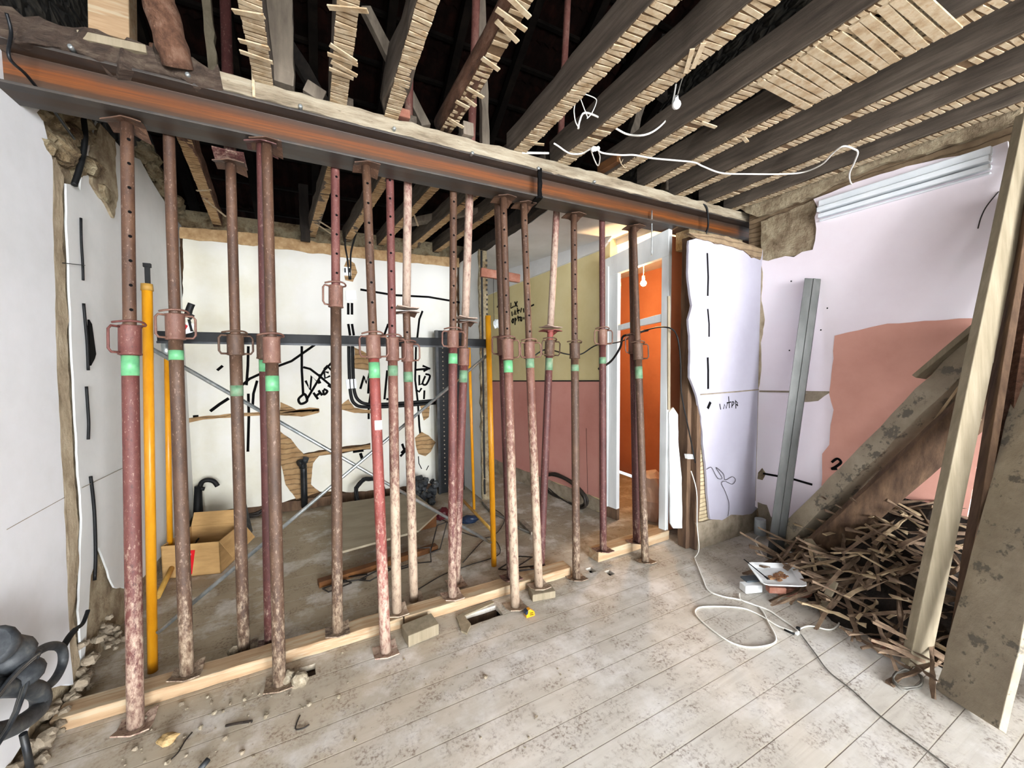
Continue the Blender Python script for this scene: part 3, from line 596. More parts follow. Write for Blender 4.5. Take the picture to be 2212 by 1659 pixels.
wire('loose_wire', [PS(*p) + Vector((0, -.03, 0)) for p in [(1520, 1012), (1530, 1008), (1538, 1022), (1545, 1032), (1553, 1030), (1540, 1008), (1556, 1022), (1560, 1035), (1575, 1028), (1582, 1035), (1575, 1044), (1560, 1038), (1552, 1042), (1560, 1060), (1568, 1085), (1566, 1112)]], .0022, 'wire_black', ws)

# ---- right wall (plane X = 3.74)
XR = 3.74
PR = lambda x, y: fx(x, y, XR)
mb = MB(); mb.box((XR + .13, -2.5, 1.55), (.22, 9.7, 3.1)); wr = struct(mb.build('wall_right', 'lath_wall_brown'), 'right side wall, lilac above and salmon below')
pts = [PR(*p) for p in [(1645, 560), (1662, 564), (1690, 556), (1700, 552), (1718, 556), (1735, 545), (1758, 540), (1762, 520), (1765, 495), (1762, 470), (1770, 450), (1760, 430), (1775, 425), (1820, 408), (1850, 395), (1905, 378), (1960, 360), (2010, 348), (2090, 336), (2180, 306), (2176, 370), (2166, 440), (2150, 560), (2140, 620), (2128, 690)]]
pts += yz(XR, (.80, 1.2), (.86, .6), (.84, .02), (1.5, .02), (2.22, .25))
MB().prism([rag(pts, .006, .05, 14)], (-.02, 0, 0)).build('plaster', 'plaster_pink', wr)
pts = [PR(*p) for p in [(1806, 724), (1835, 718), (1880, 708), (1920, 700), (2000, 694), (2127, 688)]] + yz(XR, (.80, 1.2), (.86, .6), (.84, .02), (1.62, .02)) + [PR(*p) for p in [(1776, 1120), (1778, 1060), (1780, 980), (1795, 960), (1797, 935), (1802, 885), (1795, 850), (1802, 775)]]
MB().prism([rag(pts, .005, .05, 15)], (-.024, 0, 0)).build('salmon_paint', 'paint_salmon', wr)
MB().prism([rag([PR(*p) for p in [(1645, 480), (1700, 458), (1762, 430), (1766, 470), (1766, 500), (1760, 540), (1735, 548), (1700, 558), (1662, 566), (1645, 562)]], .01, .04, 16)], (-.008, 0, 0)).build('bare_stone', 'mortar', wr)
MB().prism([rag([PR(*p) for p in [(1640, 470), (1760, 425), (1800, 400), (1900, 362), (2050, 318), (2212, 262), (2212, 225), (2050, 275), (1850, 345), (1700, 405), (1600, 450)]], .012, .05, 17)], (-.04, 0, 0)).build('torn_ceiling_edge', 'mortar', wr)
MB().prism([rag([PR(*p) for p in [(1636, 560), (1648, 562), (1650, 600), (1648, 640), (1655, 690), (1652, 722), (1646, 740), (1648, 790), (1642, 840), (1636, 800)]], .006, .04, 18)], (-.024, 0, 0)).build('corner_crack', 'mortar_pale', wr)
wire('corner_crack', [Vector((XR - .02, YS - .02, z)) for z in (1.4, 1.1, .9, .6, .3)], .003, 'concrete_dust', wr)
dr = Vector((-.025, 0, 0))
MB().beam(PR(1643, 845) + dr * .8, PR(1995, 850) + dr * .8, .006, .016).build('dado_chase', 'concrete_dust', wr)
MB().prism([rag([PR(*p) for p in [(1738, 850), (1798, 846), (1770, 866), (1742, 868)]], .004, .03, 19)], (-.022, 0, 0)).build('chipped_patch', 'concrete_dust', wr)
MB().prism([rag([PR(*p) for p in [(1640, 1020), (1650, 1010), (1657, 1022), (1650, 1036), (1640, 1034)]], .004, .03, 19)], (-.022, 0, 0)).build('socket_hole', 'rubble', wr)
MB().prism([rag([PR(*p) for p in [(1640, 1085), (1660, 1090), (1670, 1120), (1665, 1160), (1640, 1160)]], .008, .03, 19)], (-.024, 0, 0)).build('bare_base', 'concrete_dust', wr)
scrawl(wr, PR, dr, [[.010, (1652, 1022), (1680, 1027), (1720, 1035), (1758, 1046)], [.010, (1800, 998), (1812, 990), (1820, 998), (1808, 1008), (1800, 1012), (1812, 1012)],
    [.010, (1918, 1001), (1912, 1015), (1902, 1020)], [.010, (1912, 1015), (1903, 1038)], [.010, (1850, 1078), (1890, 1096), (1905, 1104)], [.010, (1872, 1070), (1890, 1075), (1905, 1088), (1912, 1100)], [.010, (1872, 1070), (1890, 1096), (1876, 1112), (1882, 1112)]])
for (x, y) in ((1712, 608), (1790, 666), (1776, 713), (1708, 757)): MB().blob(PR(x, y) + dr * .8, .006, 1, .2, 5).build('nail_hole', 'black_ink', wr)
wire('crack', [PR(2160, 415) + dr * .85, PR(2135, 445) + dr * .85, PR(2122, 470) + dr * .85, PR(2115, 495) + dr * .85], .003, 'wire_black', wr)
# cornice moulding
MB().prism([yz(XR, (-7.2, .02), (-3.0, .02), (-3.0, 3.0), (-7.2, 3.0))], (-.02, 0, 0)).build('plaster', 'plaster_pink', wr)
tr = empty('trim_2', (XR, 1.3, 2.8)); struct(tr, 'white plaster cornice moulding')
for z, h, d in ((2.895, .05, .045), (2.845, .035, .07), (2.80, .03, .05), (2.765, .012, .03)):
    MB().beam((XR - .02 - d / 2, 1.74, z), (XR - .02 - d / 2, .84, z - .0), d, h).build('moulding', 'cornice_white', tr, bevel=.006)
# walls behind the camera with two tall windows
mb = MB()
for (x0, x1, z0, z1) in ((-1.35, -.7, 0, 3.1), (1.0, 1.7, 0, 3.1), (3.4, 4.0, 0, 3.1), (-.7, 1.0, 3.02, 3.1), (1.7, 3.4, 3.02, 3.1), (-.7, 1.0, 0, .3), (1.7, 3.4, 0, .3)):
    mb.box(((x0 + x1) / 2, -6.85, (z0 + z1) / 2), (x1 - x0, .3, z1 - z0))
struct(mb.build('wall_front', 'plaster_white'))

struct(MB().box((1.3, -4.85, 3.12), (5.3, 4.5, .08)).build('ceiling_rear', 'plaster_white'))
# ---- attic : stone gables, clay-tiled roof
mb = MB(); mb.box((3.98, 1.5, 4.5), (.22, 12.4, 3.0)); struct(mb.build('wall_gable_right', 'stone_wall'), 'rough stone gable wall seen between the joists')
mb = MB(); mb.box((-1.42, 1.5, 4.5), (.25, 12.4, 3.0)); struct(mb.build('wall_gable_left', 'stone_wall'))
mb = MB(); mb.box((1.3, 5.15, 3.05), (5.4, .2, .3)); struct(mb.build('wall_head_back', 'rubble'))
mb = MB(); mb.box((3.35, 2.46, 2.715), (.75, .14, .16)); struct(mb.build('wall_stub_head', 'rubble'))
def roof_z(y): return 5.9 - abs(y - 1.6) * .62
mb = MB()
for side in (-1, 1):
    for i in range(60):
        x0 = -1.5 + i * .095
        for j in range(16):
            y0 = 1.6 + side * (j * .30); y1 = 1.6 + side * (j * .30 + .34)
            if i in (49, 50, 53) and side == -1 and j in (0, 1): continue
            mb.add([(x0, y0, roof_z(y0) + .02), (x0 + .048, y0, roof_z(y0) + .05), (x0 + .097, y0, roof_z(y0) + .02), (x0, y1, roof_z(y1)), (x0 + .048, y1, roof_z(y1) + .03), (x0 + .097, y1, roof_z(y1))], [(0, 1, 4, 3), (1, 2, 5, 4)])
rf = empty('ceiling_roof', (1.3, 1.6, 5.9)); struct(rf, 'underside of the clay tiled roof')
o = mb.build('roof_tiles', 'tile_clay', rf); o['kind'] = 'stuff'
mb = MB()
for side in (-1, 1):
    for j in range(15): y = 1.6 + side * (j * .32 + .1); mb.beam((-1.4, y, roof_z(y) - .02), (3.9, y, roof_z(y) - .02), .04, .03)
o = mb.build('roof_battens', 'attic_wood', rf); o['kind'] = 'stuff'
for i in range(9):
    for side in (-1, 1):
        x = -1.1 + i * .6; y = 1.6 + side * 4.6
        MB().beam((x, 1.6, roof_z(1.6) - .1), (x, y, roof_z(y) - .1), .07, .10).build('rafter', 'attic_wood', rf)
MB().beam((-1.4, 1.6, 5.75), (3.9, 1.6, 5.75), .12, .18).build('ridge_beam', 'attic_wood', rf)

# ================================================================== STEEL BEAM AND WALL PLATE
sb = empty('steel_beam', (-1.15, 2.40, 2.80), 'long rusty steel beam with an orange web carried by the props', 'steel beam')
XB0, XB1, ZB0, ZB1 = -1.15, 4.0, 2.80, 2.985
prof = [(0, 0), (.18, 0), (.18, .012), (.096, .014), (.096, .170), (.18, .173), (.18, .185), (0, .185), (0, .173), (.086, .170), (.086, .014), (0, .012)]
mb = MB(); n = len(prof)
mb.add([(0, y, z) for y, z in prof] + [(XB1 - XB0, y, z) for y, z in prof], [tuple(range(n))[::-1], tuple(range(n, 2 * n))] + [(i, (i + 1) % n, n + (i + 1) % n, n + i) for i in range(n)])
mb.build('i_section', 'rusty_beam', sb, local=True, bevel=.002)
# black weld strap where the beam is spliced, and a loop of black wire further right
sx = fy(1165, 400, 2.40).x
MB().beam((sx, 2.395, 2.79), (sx, 2.395, 2.99), .03, .012, (0, 1, 0), 8, .006).build('splice_weld', 'black_ink', sb)
MB().beam((sx, 2.40, 2.796), (sx + .03, 2.58, 2.796), .05, .010, (0, 0, 1), 6, .006).build('splice_weld', 'black_ink', sb)
x2 = fy(1525, 450, 2.40).x
bw_ = wire('wire_loop', [(x2 - .10, 2.44, 3.06), (x2 - .02, 2.395, 3.03), (x2 + .01, 2.39, 2.97), (x2 + .02, 2.39, 2.86), (x2, 2.39, 2.80), (x2, 2.42, 2.74)], .009, 'black_plastic')
tag(bw_, 'black wire hooked over the beam near its right end', 'wire')

# old wall plate on top of the beam: dark decayed left third, pale right part
def rough_timber(name, a, b, w, h, mat, label, cat, seg=40, amp=.018, seed=0, group=None):
    m = MB().beam(a, b, w, h, (0, 0, 1), seg, amp, 0, seed); o = m.build(name, mat, bevel=.006, origin=a); return tag(o, label, cat, group)
rough_timber('wall_plate', (-1.3, 2.45, 3.045), (-.34, 2.46, 3.03), .13, .115, 'wood_plate_dark', 'dark decayed timber plate on the left end of the steel beam', 'timber', 24, .045, 1)
rough_timber('wall_plate', (-.36, 2.46, 3.03), (3.95, 2.46, 3.02), .12, .085, 'wood_plate', 'pale whitewashed timber plate bolted along the top of the steel beam', 'timber', 60, .012, 3)
BL = ['bolt in the decayed dark plate at the far left', 'bolt just below the brown log joist', 'bolt between the first two joists', 'bolt beneath the diagonal strut', 'bolt left of the grey attic post', 'bolt above the black splice weld', 'rightmost bolt near the orange-brown stub']
for bi, (x, y) in enumerate(((152, 100), (405, 160), (649, 229), (852, 277), (1021, 330), (1164, 363), (1285, 392))):
    p = fy(x, y, 2.385); m = MB(); m.tube([p + Vector((0, .03, 0)), p, p + Vector((0, -.006, 0))], [.011, .011, .006], 8)
    o = m.build('bolt', 'galvanised', origin=p)
    tag(o, 'shiny ' + BL[bi], 'bolt', 'bolts through the timber plate')

# ================================================================== CEILING JOISTS
ORD = ['first', 'second', 'third', 'fourth', 'fifth', 'sixth', 'seventh', 'eighth', 'ninth', 'tenth', 'eleventh', 'twelfth', 'thirteenth', 'fourteenth']
ZJ = 3.075
def lath_strip(X, w, y0, y1, parent, seed, pitch=.033, mat='lath', z=ZJ, fill=.72, skew=.0):
    rnd = random.Random(seed); m = MB(); y = y0; w0 = w; yb = y0
    while yb < y1: m.beam(((X(yb) if callable(X) else X), yb, z), ((X(yb + .2) if callable(X) else X), yb + .2, z), w * .96, .004, mi=1); yb += .2
    while y < y1:
        L = pitch * fill * rnd.uniform(.85, 1.12); th = rnd.uniform(.003, .0065)
        if rnd.random() > .03:
            sk = rnd.uniform(-.08, .08) + skew
            rot = Matrix.Rotation(sk, 3, 'Z') @ Matrix.Rotation(rnd.uniform(-.05, .05), 3, 'Y')
            m.box((X(y) if callable(X) else X, y, z - th / 2 - .0005), (w0 * rnd.uniform(.94, 1.01), L, th), rot)
        y += pitch * rnd.uniform(.93, 1.07)
    return m.build('lath_marks', [mat, 'lath_gap'], parent)
def loose(parent, X, w, lst, z=ZJ):
    for (y, dx, L, a) in lst:
        m = MB(); m.box((X + dx, y, z - .016), (L, .022, .006), Matrix.Rotation(a, 3, 'Z') @ Matrix.Rotation(.12, 3, 'Y')); m.build('broken_lath', 'lath', parent)
JF = [ # X centre, width, depth, look, extra laths
    (-.17, .085, .17, 'broad joist faced with ribbed laths'), (.175, .085, .16, 'joist with white ribs and broken laths'), (.455, .08, .18, 'pale twisting joist with fine ribs'),
    (.79, .085, .17, 'rough brown round joist with split laths'), (1.30, .095, .16, 'joist with even cream ribs'), (1.655, .105, .18, 'joist crossed by the bulb wire'),
    (2.11, .10, .18, 'joist left of the lath panel'), (2.50, .085, .18, 'joist right of the lath panel'), (2.88, .085, .18, 'grey-sided joist with narrow ribs'),
    (3.27, .085, .18, 'long grey joist with square cream ribs'), (3.61, .07, .17, 'last joist alongside the right wall')]
for i, (X, w, dp, look) in enumerate(JF):
    root = empty('ceiling_joist', (X, 2.46, ZJ), '%s, %s from the left in the front room' % (look, ORD[i]), 'joist', 'front room ceiling joists')
    wob = .05 if i in (2, 3) else .014
    if i == 3:
        MB().tube([(X + .02 * math.sin(k * .9), 2.47 - k * .36, ZJ + .075) for k in range(14)], [.062 + .006 * math.sin(k * 1.7) for k in range(14)], 14).build('timber', 'wood_log', root)
        lath_strip(lambda y: X + .02 * math.sin((2.47 - y) / .36 * .9), w * .85, -2.2, 2.42, root, 40 + i, .042, 'lath', ZJ + .017, .5)
        loose(root, X, w, [(1.45, -.01, .14, .25), (1.52, 0, .15, .1), (1.58, .01, .13, .3), (1.78, .02, .10, .2), (2.0, .03, .1, .15), (2.08, .03, .08, .3), (2.12, 0, .08, .1), (2.30, .03, .09, .2)], ZJ + .015)
    else:
        MB().beam((X, -2.5, ZJ + dp / 2), (X, 2.50, ZJ + dp / 2), w, dp, (0, 0, 1), 26, wob, 0, i * 7).build('timber', 'wood_joist', root, bevel=.006)
        pit = .028 if i < 4 else (.032 if i < 7 else .031)
        lath_strip(X, w, -2.2, 2.44, root, 40 + i, pit, 'lath', ZJ - .004, .72, -.12 if i > 3 else 0)
    if i == 0: loose(root, X, w, [(1.95, -.01, .12, -.4), (2.12, -.01, .12, -.25), (2.2, -.01, .13, -.1)])
    if i == 1: loose(root, X, w, [(1.75, .0, .16, -.5), (2.0, 0, .12, .3), (2.04, 0, .13, -.1), (2.1, .01, .12, .2), (2.14, .0, .11, .0)])
    if i == 4: loose(root, X, w, [(2.25, .05, .09, -.5)])
    if i == 5: loose(root, X, w, [(1.33, -.02, .13, .9), (1.29, -.01, .13, 1.0)])
    if i == 6: loose(root, X, w, [(1.62, .06, .11, -.2)])
    if i == 7: loose(root, X, w, [(1.62, .03, .06, .2)])
# dark posts stub: fallen vertical lath on first joist
o = MB().box(fy(547, 172, 2.39), (.012, .008, .17)).build('loose_lath', 'lath'); tag(o, 'small pale lath nailed upright against the timber plate below the first joist', 'lath')
# square panel of laths still nailed between two joists
pn = empty('lath_panel', (2.31, .95, ZJ - .01), 'pale square panel of nailed laths still bridging two joists', 'lath panel')
m = MB()
for k in range(13): m.box((2.31, .70 + k * .047, ZJ - .012), (.44 + random.uniform(-.02, .02), .036, .009), Matrix.Rotation(random.uniform(-.03, .03), 3, 'Z'))
m.build('laths', 'lath', pn)
m = MB()
for k in range(9): m.box((2.14 + k * .042, 1.0, ZJ - .002), (.03, .55, .008))
m.build('backing_strips', 'wood_board', pn)
# rear joists over the kitchen
JR = [(-.83, -.67, 'ribbed joist leaning over the kitchen corner'), (.03, .18, 'tan joist with trimmed laths above the white box'), (.40, .56, 'grey joist over the middle of the kitchen'),
      (.78, .94, 'tan joist over the spray-painted wall'), (1.14, 1.29, 'brown joist close to the corridor'), (1.47, 1.60, 'joist against the corridor ceiling trimmer')]
for i, (xe, xs, look) in enumerate(JR):
    a, b = Vector((xs + .05, 2.58, ZJ + .075)), Vector((xe, 5.15, ZJ + .075))
    root = empty('kitchen_joist', a, '%s, %s from the left behind the beam' % (look, ORD[i]), 'joist', 'kitchen ceiling joists')
    MB().beam(a, b, .08, .15, (0, 0, 1), 14, .016, 0, i * 3).build('timber', 'wood_joist' if i else 'wood_log', root, bevel=.005)
    lath_strip(lambda y, a=a, b=b: a.x + (b.x - a.x) * (y - a.y) / (b.y - a.y), .075, 2.6, 5.0, root, 80 + i, .030, 'lath_old', ZJ, .72)
for (p, q, Y, lab) in (((425, 412), (455, 410), 3.9, 'thin loose lath end jutting left from the kitchen corner joist'), ((440, 428), (488, 468), 3.9, 'thin bent lath hanging below the kitchen corner joist'), ((690, 478), (725, 500), 3.9, 'upper of two pale laths poking out beside the tall perforated prop'), ((684, 484), (720, 508), 4.0, 'lower of two pale laths poking out beside the tall perforated prop'),
                 ((895, 465), (903, 488), 3.6, 'short lath splinter hanging beside the whitewashed upper prop')):
    o = MB().beam(fz(*p, ZJ - .008), fz(*q, ZJ - .008), .016, .007).build('loose_lath', 'lath'); tag(o, lab, 'lath')
# trimmer along the corridor ceiling and a flat trimmer board
o = MB().beam((1.80, 2.6, 3.0), (1.80, 4.95, 3.0), .09, .13, (0, 0, 1), 14, .02).build('ceiling_trimmer', 'wood_dark', bevel=.005); tag(o, 'dark timber trimmer edging the corridor ceiling', 'timber')
o = MB().beam((.9, 4.55, ZJ + .12), (1.75, 3.55, ZJ + .10), .10, .06, (0, 0, 1), 8, .02).build('cross_timber', 'wood_grey', bevel=.004); tag(o, 'weathered timber laid slantwise across the kitchen joists', 'timber')

# attic timbers
AT = [('attic_strut', (790, 20), (920, 275), 3.15, 3.0, .07, 'wood_grey', 'grey diagonal attic strut crossing behind the pale joist'),
      ('attic_post', (1038, 0), (1048, 322), 2.75, 2.7, .06, 'wood_grey', 'grey upright attic post right of the brown round joist'),
      ('attic_post', (602, -10), (606, 190), 2.52, 2.52, .13, 'wood_grey', 'broad grey attic post beside the first ribbed joist'),
      ('attic_strut', (600, 60), (715, 250), 3.6, 3.2, .09, 'wood_dark', 'dark diagonal attic strut in the shadows left of the second joist'),
      ('attic_post', (1432, 60), (1430, 215), 3.1, 2.95, .09, 'wood_dark', 'short dark attic post behind the hanging socket'),
      ('attic_post', (1395, 190), (1352, 330), 3.1, 2.7, .08, 'wood_grey', 'leaning grey attic post between the sixth and seventh joists'),
      ('attic_post', (1438, 372), (1438, 412), 2.62, 2.62, .07, 'wood_grey', 'short square timber stub standing on the wall plate'),
      ('attic_post', (445, -10), (462, 160), 3.3, 3.1, .05, 'wood_board', 'pale split timber in the dark corner of the attic'),
      ('rear_post', (655, 400), (660, 520), 4.8, 4.8, .09, 'wood_dark', 'dark upright post over the kitchen back wall')]
for (nm, p, q, Y0, Y1, w, mt, lab) in AT:
    a, b = fy(*p, Y0), fy(*q, Y1); o = MB().beam(a, b, w, w * .8, (0, 1, 0), 8, .012, 0, p[0]).build(nm, mt, bevel=.004, origin=b); tag(o, lab, 'timber')
# left end: thick log joist, sawn post, pale cleat
a, b = fy(325, -60, 2.2), fy(385, 145, 2.40)
m = MB(); m.tube([a.lerp(b, k / 8) + Vector((0, 0, .006 * math.sin(k * 2))) for k in range(9)], [.062 + .004 * math.sin(k * 2.3) for k in range(9)], 14)
o = m.build('log_joist', 'wood_log', origin=b); tag(o, 'dark brown round log joist ending on the decayed left plate', 'log')
o = MB().beam(fy(243, -70, 2.55), fy(246, 92, 2.55), .14, .10, (0, 1, 0), 3).build('sawn_post', 'wood_fresh', bevel=.004); tag(o, 'clean tan sawn post standing behind the left end of the beam', 'timber')
o = MB().beam(fy(170, 78, 2.40), fy(318, 110, 2.40), .03, .035, (0, 0, 1), 3).build('timber_cleat', 'wood_board', bevel=.003); tag(o, 'pale timber cleat lying on the decayed plate at upper left', 'timber')
o = MB().box(fy(1007, 285, 2.42), (.07, .09, .08)).build('timber_block', 'wood_grey', bevel=.004); tag(o, 'small grey timber block on the wall plate left of the grey attic post', 'block')
o = MB().box(fy(872, 248, 2.43), (.07, .05, .05)).build('brick_fragment', 'brick', bevel=.006); tag(o, 'reddish brick fragment on the wall plate beneath the diagonal strut', 'brick')
o = MB().box(fy(680, 205, 2.50), (.10, .08, .07), Matrix.Rotation(.4, 3, 'Y')).build('timber_block', 'wood_grey', bevel=.004); tag(o, 'tilted grey offcut on the wall plate left of the second joist', 'block')
# bits of wood near the ceiling cables
p = fy(1318, 355, 2.35); o = MB().box(p, (.07, .2, .06), Matrix.Rotation(.1, 3, 'Z')).build('timber_stub', 'rust_wood', bevel=.004); tag(o, 'orange-brown timber stub wrapped in wire above the beam', 'timber')
# plant fibre on it
wire_o = wire('twisted_wire', [p + Vector(q) for q in ((.0, -.12, -.04), (.03, -.12, .0), (.06, -.12, -.03), (.04, -.12, -.07), (.0, -.12, -.05), (-.02, -.12, -.01))], .003, 'lath'); tag(wire_o, 'tan twisted wire wound on the orange-brown stub', 'wire')

# ---- ceiling wiring
def tw(name, pts, r, mat, lab, cat='cable', sub=6): o = wire(name, pts, r, mat, None, sub); return tag(o, lab, cat)
tw('ceiling_cable', [fy(x, y, 1.95) for x, y in [(1249, 278), (1252, 262), (1262, 244), (1290, 252), (1325, 274), (1355, 290)]] + [fy(x, y, 1.85) for x, y in [(1390, 292), (1420, 278), (1445, 250), (1455, 210), (1460, 182)]], .006, 'cable_white', 'white cable sagging between the fifth and sixth joists')
tw('ceiling_cable', [fy(x, y, 1.9) for x, y in [(1250, 276), (1243, 262), (1240, 240), (1242, 225)]], .003, 'cable_white', 'thin white wire end hanging straight down left of the sagging cable')
tw('ceiling_cable', [fy(x, y, 1.9) for x, y in [(1263, 203), (1285, 212), (1288, 222), (1278, 245), (1268, 256)]], .003, 'cable_white', 'thin white wire loop bent above the sagging cable')
tw('ceiling_cable', [fy(x, y, 1.9) for x, y in [(1254, 213), (1262, 235), (1270, 255)]], .003, 'cable_white', 'short thin white wire dropping to the sagging cable')
cr = [(1197, 310), (1205, 315), (1230, 331), (1255, 332), (1275, 322), (1285, 318), (1300, 330), (1340, 335), (1370, 335), (1410, 342), (1465, 347), (1500, 351), (1520, 360), (1560, 374), (1620, 376), (1690, 376), (1735, 372), (1775, 355), (1800, 330), (1822, 316), (1845, 322), (1853, 330), (1845, 352), (1835, 375), (1838, 395), (1850, 403)]
pts = []
for i, (x, y) in enumerate(cr): pts.append(fz(x, y, 3.0 - .0 * i) if x < 1750 else fz(x, y, 2.98))
tw('ceiling_cable', pts, .0055, 'cable_white', 'long white cable strung beneath the joists towards the right wall')
tw('ceiling_conduit', [fy(1127, 330, 2.40), fy(1185, 331, 2.40)], .008, 'cable_white', 'straight white conduit lying on the wall plate', 'conduit', 1)
tw('ceiling_cable', [fz(x, y, 3.0) for x, y in [(1276, 322), (1284, 345), (1292, 358), (1296, 340), (1292, 325)]], .004, 'cable_white', 'white cable end dangling from the small junction knot')
jk = empty('junction_knot', fz(1286, 322, 3.0), 'small white connector knot joining the ceiling cables', 'connector')
for dx in (-.02, 0, .02): MB().blob(fz(1286, 322, 3.0) + Vector((dx, 0, dx * .4)), .014, 1, .1, 6).build('connector', 'white_plastic', jk)
ls = empty('hanging_lamp_socket', fy(1461, 226, 1.55), 'white bare lamp socket dangling on a twisted wire', 'lamp socket')
pb = fy(1461, 226, 1.55)
MB().blob(pb, .024, 0, .02, 8).build('socket', 'white_plastic', ls); MB().tube([pb + Vector((0, 0, .015)), pb + Vector((0, 0, .045))], [.013, .009], 10).build('socket_cap', 'white_plastic', ls)
wire('twisted_wire', [pb + Vector((0, 0, .04))] + [fy(x, y, 1.5) for x, y in [(1465, 200), (1472, 175), (1479, 155), (1480, 130), (1475, 110), (1468, 98)]], .003, 'cable_grey', ls)
wire('rod', [fy(x, y, 2.45) for x, y in [(1408, 455), (1408, 552)]], .006, 'galvanised', None); bpy.context.scene.objects[-1]
for o in list(COL.objects):
    if o.name == 'rod': o.name = 'threaded_rod'; tag(o, 'thin metal rod hanging from the beam in front of the door head', 'rod')

# ================================================================== STEEL PROPS
UP = Vector((0, 0, 1))
def along(base, head, ypx):                                   # distance up the prop at which it projects to image row ypx
    lo_, hi_ = 0.0, 1.25
    for _ in range(40):
        m_ = (lo_ + hi_) / 2
        if proj(base.lerp(head, m_))[1] > ypx: lo_ = m_
        else: hi_ = m_
    return lo_ * (head - base).length
def plate_mesh(z, w, up, seed=0, curl=.012, t=.006):
    m = MB(); n = 5; rnd = random.Random(seed); vs = []
    for zz in (z, z + t):
        for i in range(n):
            for j in range(n):
                x, y = (i / (n - 1) - .5) * w, (j / (n - 1) - .5) * w
                r = math.hypot(x, y) / (w * .7); dz = (curl * r ** 2 * (1 if up else -1)) * (1 if (x * y > 0) else .4)
                vs.append((x, y, zz + dz))
    fs = []
    for i in range(n - 1):
        for j in range(n - 1):
            a = i * n + j; fs.append((a, a + n, a + n + 1, a + 1)); fs.append((a + n * n, a + n * n + 1, a + n * n + n + 1, a + n * n + n))
    for k in range(n - 1):
        for (p, q) in ((k, k + 1), (k * n, (k + 1) * n), ((n - 1) * n + k, (n - 1) * n + k + 1), (k * n + n - 1, (k + 1) * n + n - 1)): fs.append((p, q, q + n * n, p + n * n))
    m.add(vs, fs); return m
def prop(label, base, head, top=None, collar=None, tape=None, om='prop_brown', im='prop_inner', cm='prop_collar', face=0, handles=(1,), tapem='green_tape', headplate=True, baseplate=True, R=.030, r=.0245, pin=True, sticker=None, curl=.02, holes=True, name='steel_prop', group='steel props under the beam', tapefull=False):
    base, head = Vector(base), Vector(head); L = (head - base).length; q = UP.rotation_difference((head - base).normalized())
    root = empty(name, base, label, 'prop', group, q)
    fa = math.radians(face)
    z0, z1 = (along(base, head, collar[1]), along(base, head, collar[0])) if collar else (L * .55, L * .6)
    seg = lambda a, b, k=8: [Vector((0, 0, a + (b - a) * i / k)) for i in range(k + 1)]
    MB().tube(seg(.004, z0 + .01), R, 20).build('outer_tube', om, root, local=True)
    m = MB(); m.tube(seg(z0, L - .004), r, 18)
    if holes:                                                # row of pin holes facing the room
        z = z1 + .07
        while z < L - .08:
            for s_ in (1, -1):
                c = Vector((math.sin(fa) * s_, -math.cos(fa) * s_, 0)); t = Vector((c.y, -c.x, 0)); k = 8
                vs = [c * (r + .0008) + Vector((0, 0, z)) + t * (.0075 * math.cos(2 * math.pi * j / k)) + Vector((0, 0, .0075 * math.sin(2 * math.pi * j / k))) for j in range(k)]
                m.add(vs, [tuple(range(k))[::-1] if s_ == 1 else tuple(range(k))], 1)
            z += .115
    m.build('inner_tube', [im, 'black_ink'], root, local=True)
    m = MB(); cr_ = R + .010
    m.tube([Vector((0, 0, z)) for z in (z0, z0 + .004, z0 + .012, z1 - .012, z1 - .004, z1)], [R + .003, cr_ + .003, cr_, cr_, cr_ + .004, R], 20); collar_o = m.build('collar', cm, root, local=True)
    zc = (z0 + z1) / 2; hh = (z1 - z0) * .42
    for s in handles:
        a = fa + (math.pi / 2 if s > 0 else -math.pi / 2) + .35 * s * -1
        d = Vector((math.sin(a), -math.cos(a), 0)); e = .052
        P_ = [d * (R + .004) + UP * (zc + hh), d * (R + e * .8) + UP * (zc + hh), d * (R + e) + UP * (zc + hh - .015), d * (R + e) + UP * (zc - hh + .015), d * (R + e * .8) + UP * (zc - hh), d * (R + .004) + UP * (zc - hh)]
        MB().tube(P_, .0055, 8).build('handle', cm, collar_o, local=True)
    if pin:
        t = Vector((math.cos(fa), math.sin(fa), 0)); f_ = Vector((math.sin(fa), -math.cos(fa), 0))
        pp = [t * -.06 + UP * (z1 + .008), t * -.035 + f_ * .03 + UP * (z1 + .012), f_ * .042 + UP * (z1 + .016), t * .04 + f_ * .028 + UP * (z1 + .014), t * .055 + UP * (z1 + .004), t * .03 - f_ * .03 + UP * (z1 + .006), t * -.02 - f_ * .03 + UP * (z1 + .006)]
        MB().tube(curve_pts(pp, 4), .005, 6).build('pin', cm, collar_o, local=True)
    if tape:
        a, b = along(base, head, tape[1]), along(base, head, tape[0])
        MB().tube([Vector((0, 0, a)), Vector((0, 0, b))], (R if b < z0 + .01 else r) + .0012, 20).build('green_band', tapem, root, local=True)
    if sticker:
        a, b = along(base, head, sticker[1]), along(base, head, sticker[0]); m = MB(); k = 9; vs = []
        for zz in (a, b):
            for j in range(k): th = fa + math.radians(-25 + 90 * j / (k - 1)); vs.append((math.sin(th) * (R + .0015), -math.cos(th) * (R + .0015), zz))
        m.add(vs, [(j, j + 1, k + j + 1, k + j) for j in range(k - 1)]); o = m.build('sticker', 'white_plastic', root, local=True); o['label'] = 'small white paper sticker'
    if baseplate: plate_mesh(.0, .13, True, int(base.x * 100), curl).build('base_plate', om, root, local=True)
    if headplate:
        hm = plate_mesh(L - .006, .14, False, int(head.x * 99), curl * 1.4); hm.build('head_plate', im, root, local=True)
    return root
ZH = 2.797
def hd(x, y=None, yy=2.49): # head point under the beam in column x
    d = ray(x, y); t = (ZH - EYE) / d.z; p = CAM + d * t; return Vector((p.x, min(max(p.y, 2.43), 2.56), ZH))
